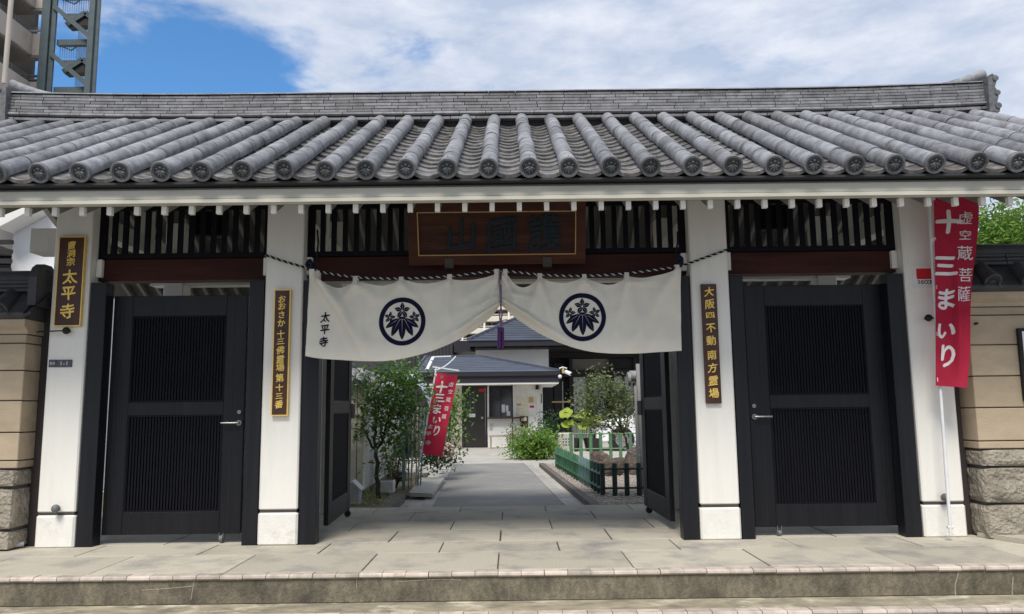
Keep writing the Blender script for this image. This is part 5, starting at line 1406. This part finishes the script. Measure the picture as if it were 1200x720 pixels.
# dark clad building to the left of it
t = thing('dark_shed', (-4.6, 24, ZC), 'dark grey clad building left of the cream apartment block', 'building')
XD = lambda px_: (px_-600)/905*30+.13; ZD = lambda py_: 1.0+(480.5-py_)/905*30.1
MB().box(XD(380), XD(531), 24, 28, ZC, ZD(388)).build('wall', M['greywood'], t)
MB().box(XD(378), XD(533), 23.8, 28.2, ZD(388)+.002, ZD(386)).build('roof', M['eavedark'], t)
for a in range(478, 531, 4): MB().box(XD(a), XD(a+.6), 23.96, 24, ZC, ZD(388)).build('batten', M['eavedark'], t)
MB().box(XD(500), XD(540), 30.5, 30.8, ZC, ZD(392)).build('gable_wall', M['apart'], t)

# ---- right garden
PT = .42
def picket_fence(label, pts, h, n, mats, r=.022, rails=(.26, .72), z0=ZC+.03, nm='bamboo_fence', gap=0):
    a, b = Vector(pts[0]), Vector(pts[1])
    t = thing(nm, (a.x, a.y, z0), label, 'fence', 'green fences of the garden')
    for f in rails:
        z = z0+h*f
        MB().tube([(a.x, a.y-.0, z), (b.x, b.y-.0, z)], .014, 8).tube([(a.x-.03, a.y-.03, z), (b.x-.03, b.y-.03, z)], .010, 6).build('rail', M[mats[0]], t, True)
    for k in range(n):
        f = k/(n-1); p = a.lerp(b, f); mm = mats[min(len(mats)-1, int(f*len(mats)))]
        MB().tube([(p.x, p.y, z0-.02), (p.x, p.y, z0+h), (p.x, p.y, z0+h+.008)], r, 10, rr=[r, r, r*.8]).build('picket', M[mm], t, True)
    return t
picket_fence('long low green bamboo style fence running along the path kerb', [(*(0.912, 9.093, -0.15)[:2],), (*(1.166, 3.301, -0.15)[:2],)] and [(.97+.0, 9.5, 0), (1.29, 4.4, 0)], .40, 19, ['greenfence', 'greenfence', 'greenfence', 'tealpost', 'greendark'], .026)
t = picket_fence('short shaded green fence section across the front of the gravel bed', [(1.29, 4.38, 0), (2.25, 4.38, 0)], .42, 7, ['greendark'], .034, (.25, .84))
picket_fence('taller pale green fence at the back of the gravel bed', [(1.38, 11.0, 0), (3.1, 11.0, 0)], .62, 9, ['greenlight'], .038, (.45, .97))
# rocks
def rock(label, c, r, seed, sq=(1, .8, .75)):
    rnd = random.Random(seed); m = MB().ball((0, 0, 0), 1, 16, 11); ph = [rnd.uniform(0, 6) for _ in range(6)]
    vs = []
    for x, y, z in m.v:
        k = 1+.13*math.sin(3*x+ph[0])+.11*math.sin(4*y+ph[1]+z*2)+.09*math.sin(5*z+ph[2]+2*x)+.05*math.sin(9*x+7*z+ph[3])
        z2 = max(-.4, min(z, .62+.12*math.sin(3*x+ph[4])))
        vs.append((c[0]+x*k*r*sq[0], c[1]+y*k*r*sq[1], c[2]+z2*k*r*sq[2]))
    m.v = vs; o = m.build('garden_rock', M['rock'], None, True)
    meta(o, label, 'rock', 'brown rocks in the gravel bed')
ZR2 = lambda py_, d: 1.0+(481-py_)/905*d
rock('flat topped brown rock behind the front green fence, left one', (1.70, 7.5, ZC+.14), .31, 11, (1.0, .8, 1.15))
rock('tall brown rock nearest the open right door leaf', (2.38, 7.8, ZC+.14), .36, 12, (.95, .8, 1.35))
rock('low brown rock lying between the two larger rocks', (2.05, 8.3, ZC+.10), .26, 13)
# carved granite block
gx, gy_ = 1.446, 13.404
t = thing('stone_lantern_block', (gx, gy_, ZC), 'squat pale granite block with a grid of drilled squares behind the green fence', 'stone block')
g1 = .19
MB().box(gx-g1, gx+g1, gy_, gy_+.38, ZC, ZC+.58, .025).build('block', M['granite'], t)
m = MB()
for i in range(3):
    for j in range(3): m.box(gx-.095+.07*i, gx-.055+.07*i, gy_-.003, gy_+.002, ZC+.27+.07*j, ZC+.31+.07*j)
m.build('drilled_holes', M['joint'], t)
# lotus plants in a tub
t = thing('lotus_tub', (2.0, 15.6, ZC), 'lotus plants with broad yellow green leaves in tubs behind the granite block', 'plant')
MB().tube([(1.75, 15.8, ZC), (1.75, 15.8, ZC+.3), (1.75, 15.8, ZC+.36)], .25, 16, rr=[.2, .26, .27]).build('tub', M['darksteel'], t, True)
MB().tube([(2.35, 15.8, ZC), (2.35, 15.8, ZC+.3), (2.35, 15.8, ZC+.36)], .25, 16, rr=[.2, .26, .27]).build('tub', M['darksteel'], t, True)
XL = lambda px_: (px_-600)/905*21.7+.1; ZL = lambda py_: 1+(481-py_)/905*21.7
for px_, py_, r_, tl_ in ((663, 486, .20, .9), (663, 499, .14, 1.1), (669, 497, .12, .8), (674, 490, .09, .5), (685, 487, .22, .8), (698, 493, .16, 1.0), (682, 501, .14, 1.2), (692, 500, .13, .9), (688, 495, .12, 1.2)):
    c = Vector((XL(px_), 15.7+random.uniform(-.1, .1), ZL(py_))); m = MB(); n = 16; a = random.random()*6
    nrm = Vector((random.uniform(-.4, .4), -tl_, 1)).normalized(); u = nrm.orthogonal().normalized(); w = nrm.cross(u)
    vs = [c-nrm*.03]
    for k in range(n): vs.append(c+(u*math.cos(2*PI*k/n)+w*math.sin(2*PI*k/n))*r_*(1+.07*math.sin(5*2*PI*k/n+a)) + nrm*.02*math.sin(4*2*PI*k/n))
    m.add(vs, [(0, 1+k, 1+(k+1) % n) for k in range(n)]); m.build('lotus_leaf', M['leafyellow'], t, True)
    MB().tube([(c.x, c.y, c.z-.03), (c.x+(2.0-c.x)*.3, 15.8, ZC+.3)], .012, 6).build('lotus_stalk', M['leafbright'], t)
# green bushes beside the office
shrub('green_bush', 'shrub', 'rounded bright green bush in front of the office wall', (0.652, 13.031, -0.18),
      [(XL(622)*.86, 12.6, .10, .26, .3, .20), (XL(633)*.86, 12.6, .17, .20, .3, .20), (XL(617)*.86, 12.7, .00, .20, .3, .13), (XL(640)*.86, 12.6, .00, .16, .25, .12)], 2600, .11, 'leafbright', 21)
shrub('small_bush', 'shrub', 'small dark leaved bush at the corner of the office', (1.35, 19.569, -0.18),
      [(XL(645), 16.0, .55, .26, .3, .32), (XL(641), 16.0, .2, .3, .3, .3)], 900, .09, 'leafdark', 22)
shrub('pale_bush', 'shrub', 'pale green bush below the orange notice on the office wall', (0.305, 18.132, -0.18),
      [(XL(608), 16.2, .25, .28, .2, .35)], 800, .08, 'leafgrey', 23)
MB_ = MB().ball((XL(646), 14.9, ZC+.1), .32, 12, 8, (1.3, .8, .7)).build('garden_rock', M['rock'], None, True)
meta(MB_, 'dark reddish rock between the office corner bush and the granite block', 'rock')
# tree at the right
tree('garden_tree', 'tree', 'bushy small leaved tree beside the white car', (2.35, 8.4, ZC),
     [(2.15, 8.4, .55), (1.75, 8.4, 1.2), (2.05, 8.5, 1.35), (2.4, 8.4, 1.1), (1.6, 8.4, .75)],
     [(1.72, 8.4, 1.52, .22, .3, .14), (1.55, 8.4, 1.22, .26, .3, .20), (1.95, 8.4, 1.30, .32, .3, .22), (1.50, 8.4, .92, .24, .3, .16), (1.85, 8.4, .95, .34, .3, .18), (2.25, 8.4, 1.05, .22, .3, .26), (2.1, 8.4, .68, .2, .3, .12), (1.66, 8.4, .68, .16, .3, .08)],
     3000, .078, 'leafgrey', 31, .028)
# white car
def car():
    t = thing('parked_car', (3.2, 17.2, ZC), 'white compact car parked behind the garden tree', 'car')
    x0 = 2.42; y0, y1 = 15.6, 17.2
    prof_ = [(0, .22), (.02, .50), (.10, .68), (.55, .84), (.95, .92), (1.45, 1.36), (1.75, 1.44), (2.7, 1.44), (3.3, 1.22), (3.7, .92), (3.78, .6), (3.75, .22)]
    z = ZC+.02
    b = MB(); n = len(prof_)
    def sec(s, inset): return [(x0+a*1.0, (y0 if s == 0 else y1) + (inset if s == 0 else -inset)*(0 if c < .9 else (c-.9)*.35+.0), z+c) for a, c in prof_]
    L1, L2 = sec(0, 1), sec(1, 1); mid0 = [(p[0], p[1]+.05, p[2]) for p in L1]
    b.add(L1+L2, [tuple(range(n)), tuple(range(2*n-1, n-1, -1))] + [(i, i+n, (i+1) % n+n, (i+1) % n) for i in range(n)])
    o = b.build('body', M['carpaint'], t, True)
    wb = o.modifiers.new('soften', 'BEVEL'); wb.width = .05; wb.segments = 3; wb.limit_method = 'ANGLE'
    MB().add([(x0+1.00, y0+.09, z+.95), (x0+1.42, y0+.20, z+1.33), (x0+1.42, y1-.20, z+1.33), (x0+1.00, y1-.09, z+.95)], [(0,1,2,3)]).add([(x0+.985, y0+.09, z+.965), (x0+1.405, y0+.20, z+1.345), (x0+1.405, y1-.20, z+1.345), (x0+.985, y1-.09, z+.965)], [(3,2,1,0)]).build('windscreen', M['glass'], t)
    MB().prism([(x0+1.15, z+.94), (x0+1.50, z+1.33), (x0+2.1, z+1.36), (x0+2.1, z+.94)], 'y', y0-.0+.01-.03, y0+.12).build('side_window', M['glass'], t)
    MB().prism([(x0+2.16, z+.94), (x0+2.16, z+1.36), (x0+2.8, z+1.34), (x0+3.2, z+.98)], 'y', y0-.02, y0+.12).build('side_window', M['glass'], t)
    for wx in (.72, 3.02):
        w = MB().tube([(x0+wx, y0-.02, z+.29), (x0+wx, y0+.18, z+.29)], .30, 24).build('wheel', M['rubber'], t, True)
        MB().tube([(x0+wx, y0-.035, z+.29), (x0+wx, y0-.021, z+.29)], .19, 18).build('rim', M['steel'], w, True)
        MB().tube([(x0+wx, y0-.012, z+.30), (x0+wx, y0+.02, z+.30)], .345, 24).build('wheel_arch', M['rubber'], t)
    MB().box(x0+.02, x0+.34, y0-.012, y0+.25, z+.56, z+.70, .02).build('headlight', M['lens'], t)
    MB().box(x0-.02, x0+.02, y0+.3, y1-.3, z+.34, z+.48, .01).build('grille', M['rubber'], t)
    MB().box(x0-.03, x0-.015, y0+.55, y1-.55, z+.30, z+.42).build('number_plate', M['paper'], t)
    MB().box(x0+1.02, x0+1.2, y0-.16, y0-.03, z+.92, z+1.04, .03).build('mirror', M['carpaint'], t)
    MB().box(x0+1.10, x0+1.105, y0-.006, y0+.01, z+.35, z+.92).box(x0+2.12, x0+2.125, y0-.006, y0+.01, z+.35, z+.92).box(x0+1.9, x0+2.04, y0-.02, y0, z+.80, z+.83).build('door_seam', M['rubber'], t)
car()
# small right-hand wall with grey coping, pipes behind the opened leaf
t = thing('side_wall', (2.2, 4.6, ZC), 'grey tile coped side wall half hidden by the right door leaf', 'wall')
xq = 1.899
MB().box(xq, 4.5, 4.8, 5.0, ZC, 1.20).build('wall', M['sidinggrey'], t)
cq = MB().prism([(4.7, 1.203), (5.1, 1.203), (4.9, 1.42)], 'x', xq-.05, 4.5).build('coping', M['wallcap'], t)
for k in range(3): MB().tube([(xq+.02+.15*k, 4.60, 1.28), (xq+.02+.15*k, 4.9, 1.42)], .065, 12).build('coping_tile', M['wallcap'], cq, True)
MB().tube([(xq-.14, 4.85, 1.44), (xq+.6, 4.85, 1.44)], .08, 14).build('coping_ridge', M['wallcap'], cq, True)
MB().tube([(xq-.17, 4.85, 1.40), (xq-.13, 4.85, 1.40)], .10, 16).build('coping_end_tile', M['wallcap'], cq, True)
t = thing('utility_pipes', (xq, 4.6, ZC), 'upright grey pipe and thin cables beside the right door leaf', 'pipe')
MB().tube([(xq-.02, 4.62, ZC), (xq-.04, 4.62, .5), (xq-.05, 4.62, 1.6)], .035, 10).build('pipe', M['pvc'], t, True)
MB().tube([(xq-.10, 4.60, ZC), (xq-.10, 4.60, 1.3)], .02, 8).build('pipe', M['pvc'], t, True)
MB().tube([(1.513, 4.6, 0.58), (1.624, 4.6, 0.442), (1.773, 4.6, 0.372), (1.899, 4.6, 0.359)], .008, 6).tube([(1.642, 4.6, 0.636), (1.742, 4.6, 0.498), (1.891, 4.6, 0.439)], .008, 6).build('cable', M['pole'], t, True)

# ================================================================== AROUND THE GATE
# left: white house behind the wall
t = thing('white_house', (-7.6, 6, ZC), 'white rendered house behind the left garden wall', 'house')
XW = lambda px_, d=6: (px_-600)/905*(6.03+d)+.1
wz = lambda py_, d=6: 1.0+(487-py_)/905*(6.03+d)*1.02
MB().box(-7.792, -6.359, 6, 10, ZC, 4.138+.4).build('wall', M['housewhite'], t)
MB().prism([(-7.974, 4.13), (-7.791, 3.863), (-7.212, 4.135+.05), (-7.216, 4.233+.3), (-7.979, 4.242+.2)], 'y', 5.6, 5.99).build('eave', M['plaster'], t)
MB().prism([(-8.506, ZC), (-7.733, ZC), (-7.733, 3.593), (-7.944, 4.063), (-8.517, 4.319)], 'y', 5.5, 5.58).build('side_roof', M['houseroof'], t)
for k, zz in enumerate((281, 292, 303, 314)):
    MB().box(-7.854, -7.436, 5.40, 5.48, 3.63-.145*k-.06, 3.63-.145*k).build('dark_rail', M['darkwood'], t)
MB().box(-7.383, -6.712, 5.4, 5.6, 2.899, 3.056).build('pale_ledge', M['greenlight'], t).data.materials[0] = M['plaster']
# tree over the right wall
tt = thing('leafy_tree', (9.2, 6.5, ZC), 'bright green leafy tree rising behind the right garden wall', 'tree')
m = MB(); branchy(m, (9.2, 6.5, ZC), (8.6, 6.5, 2.6), .12, .06, 5)
for e in ((7.9, 6.4, 3.5), (8.8, 6.5, 3.7), (9.6, 6.6, 3.5), (7.6, 6.3, 3.0)): branchy(m, (8.8, 6.5, 2.2), e, .05, .015, e[0])
m.build('trunk', M['bark'], tt, True)
leaf_cloud(MB(), [(7.7, 6.4, 3.62, .55, .5, .42), (8.3, 6.5, 3.75, .6, .5, .45), (9.1, 6.5, 3.8, .7, .6, .45), (7.9, 6.4, 3.2, .7, .5, .4), (8.7, 6.4, 3.3, .7, .5, .4), (7.5, 6.4, 2.85, .5, .5, .35), (8.3, 6.4, 2.8, .7, .5, .4), (9.2, 6.5, 2.8, .8, .6, .4), (10.1, 6.6, 3.1, .7, .6, .6), (7.5, 6.4, 3.0, .6, .5, .6), (8.3, 6.5, 3.1, .6, .5, .6)], 26000, .11, 51, asp=.36).build('crown', M['leafbright'], tt)

# ---- tall concrete building with outside stair tower, far left
YT = 37.0
t = thing('tall_building', (-32, YT, ZC), 'tall concrete building with open decks and railings at the upper left', 'building')
TX = lambda px_, d=37.0: (px_-600)/905*(6.03+d)*1.0+.1
FP = 2.93
zt0 = 23.15     # a parapet top in view (px y 42 at the far corner)
XS = -27.75
for lv in range(-8, 2):
    zt = zt0 + lv*FP
    b = MB()
    # side parapet running away from the viewer, lower edge curving up at the far end
    pts = [(27, 0), (33.6, .02), (35.2, -.02), (36.4, -.10), (37.0, -.12)]
    top = [(y, zt) for y, _ in pts]; bot = [(y, zt-1.25-.0*k) for k, (y, _) in enumerate(pts)]
    b.prism([(27, zt), (YT, zt), (YT, zt-1.28), (35.5, zt-1.22), (34, zt-1.30), (27, zt-1.36)], 'x', XS-.16, XS)
    b.box(XS-.0, XS+.55, YT-.16, YT, zt-1.28, zt)
    dk = b.build('parapet', M['conc'], t)
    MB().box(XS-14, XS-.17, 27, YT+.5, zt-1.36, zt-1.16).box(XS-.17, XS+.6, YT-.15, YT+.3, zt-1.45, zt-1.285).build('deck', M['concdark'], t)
    rl = MB()
    for q in (.14, .26, .38): rl.beam((XS-.1, 27, zt+q), (XS-.1, YT-.2, zt+q), .035, .04).beam((XS-.1, YT-.2, zt+q), (XS+.5, YT-.2, zt+q), .035, .04)
    for q in range(8): rl.box(XS-.12, XS-.08, 27.5+q*1.3, 27.54+q*1.3, zt, zt+.4)
    rl.build('railing', M['greymetal'], t)
    for q in range(3): MB().box(XS-4.0, XS-.5, YT+1.2+q*.2, YT+1.3+q*.2, zt+.35+.38*q, zt+.48+.38*q).build('inner_rail', M['greymetal'], t)
MB().box(XS-14, XS-6, 30, YT+4, ZC, zt0+2*FP).build('core', M['darkwood'], t)  # dark backing: the shade behind the open decks is in its colour
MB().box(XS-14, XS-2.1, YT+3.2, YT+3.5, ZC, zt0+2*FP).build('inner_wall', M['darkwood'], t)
MB().tube([(-24.541, 30.0, 17.092), (-24.527, 30.0, 21.449), (-24.532, 30.0, 23.265)], .12, 10).build('drainpipe', M['conc'], t, True)
# stair tower
t = thing('stair_tower', (-24.5, YT, ZC), 'grey green steel stair tower standing against the concrete building', 'stairs')
xA0, xA1 = -27.121, -26.369
xB0, xB1 = -24.364, -23.837
ztop = zt0 + 2*FP
def hcol(x0, x1, y):
    w = x1-x0
    return MB().box(x0, x0+w*.62, y, y+.10, ZC, ztop).box(x0+w*.62, x1, y+.16, y+.3, ZC, ztop).box(x0+w*.28, x0+w*.34, y+.1, y+.5, ZC, ztop).box(x0, x0+w*.62, y+.5, y+.6, ZC, ztop)
hcol(xA0, xA1, YT-.5).build('column', M['tealsteel'], t)
hcol(xB0, xB1, YT-.5).build('column', M['tealsteel'], t)
for lv in range(-8, 2):
    zl = 22.18 + lv*FP + .55          # beam level near px y 48
    MB().box(xA1, xB0, YT-.1, YT+.2, zl-.22, zl+.12).build('floor_beam', M['tealsteel'], t)
    # diagonal brace across the bay
    MB().beam((xA1-.1, YT-.35, zl+2.02), (xB0+.25, YT-.35, zl-.02), .26, .26, up=(0, 1, 0)).build('brace', M['tealsteel'], t)
    # landing with peaked stringers
    xm = (xA1+xB0)/2+.35
    zz = zl-.95
    s_ = MB().beam((xA1+.25, YT+.3, zz-.75), (xm, YT+.3, zz+.02), .10, .28).beam((xm, YT+.3, zz+.02), (xB0+.05, YT+.3, zz-.62), .10, .28)
    s_.build('stringer', M['tealsteel'], t)
    MB().box(xA1, xm, YT+.36, YT+.9, zz-.30, zz+.0).build('flight', M['greymetal'], t)
    MB().add([(xA1+.3, YT+.36, zz-.85), (xB0, YT+.36, zz-.70), (xm, YT+.36, zz-.06), (xA1+.3, YT+.9, zz-.85), (xB0-.3, YT+.9, zz-.70), (xm, YT+.9, zz-.06)], [(0,1,2),(3,4,5),(0,1,4,3),(1,2,5,4),(2,0,3,5)]).build('flight', M['darkwood'], t)
    br_ = MB()
    for k in range(13): br_.box(xA1+.1+k*.135, xA1+.12+k*.135, YT+.1, YT+.12, zz, zl-.22)
    for k in range(9): br_.box(xA1+.05+k*.07, xA1+.07+k*.07, YT+1.9, YT+1.92, zl-FP, zl)
    meta(br_.build('balusters', M['greymetal'], t), kind='stuff')
    MB().beam((xA1, YT+.5, zl-.05), (xA1+.5, YT+.5, zl-.25), .05, .06).beam((xA1+.5, YT+.5, zl-.3), (xm+.1, YT+.5, zl+.42), .05, .06).beam((xm+.1, YT+.5, zl+.42), (xB0, YT+.5, zl+.1), .05, .06).build('handrail', M['tealsteel'], t)
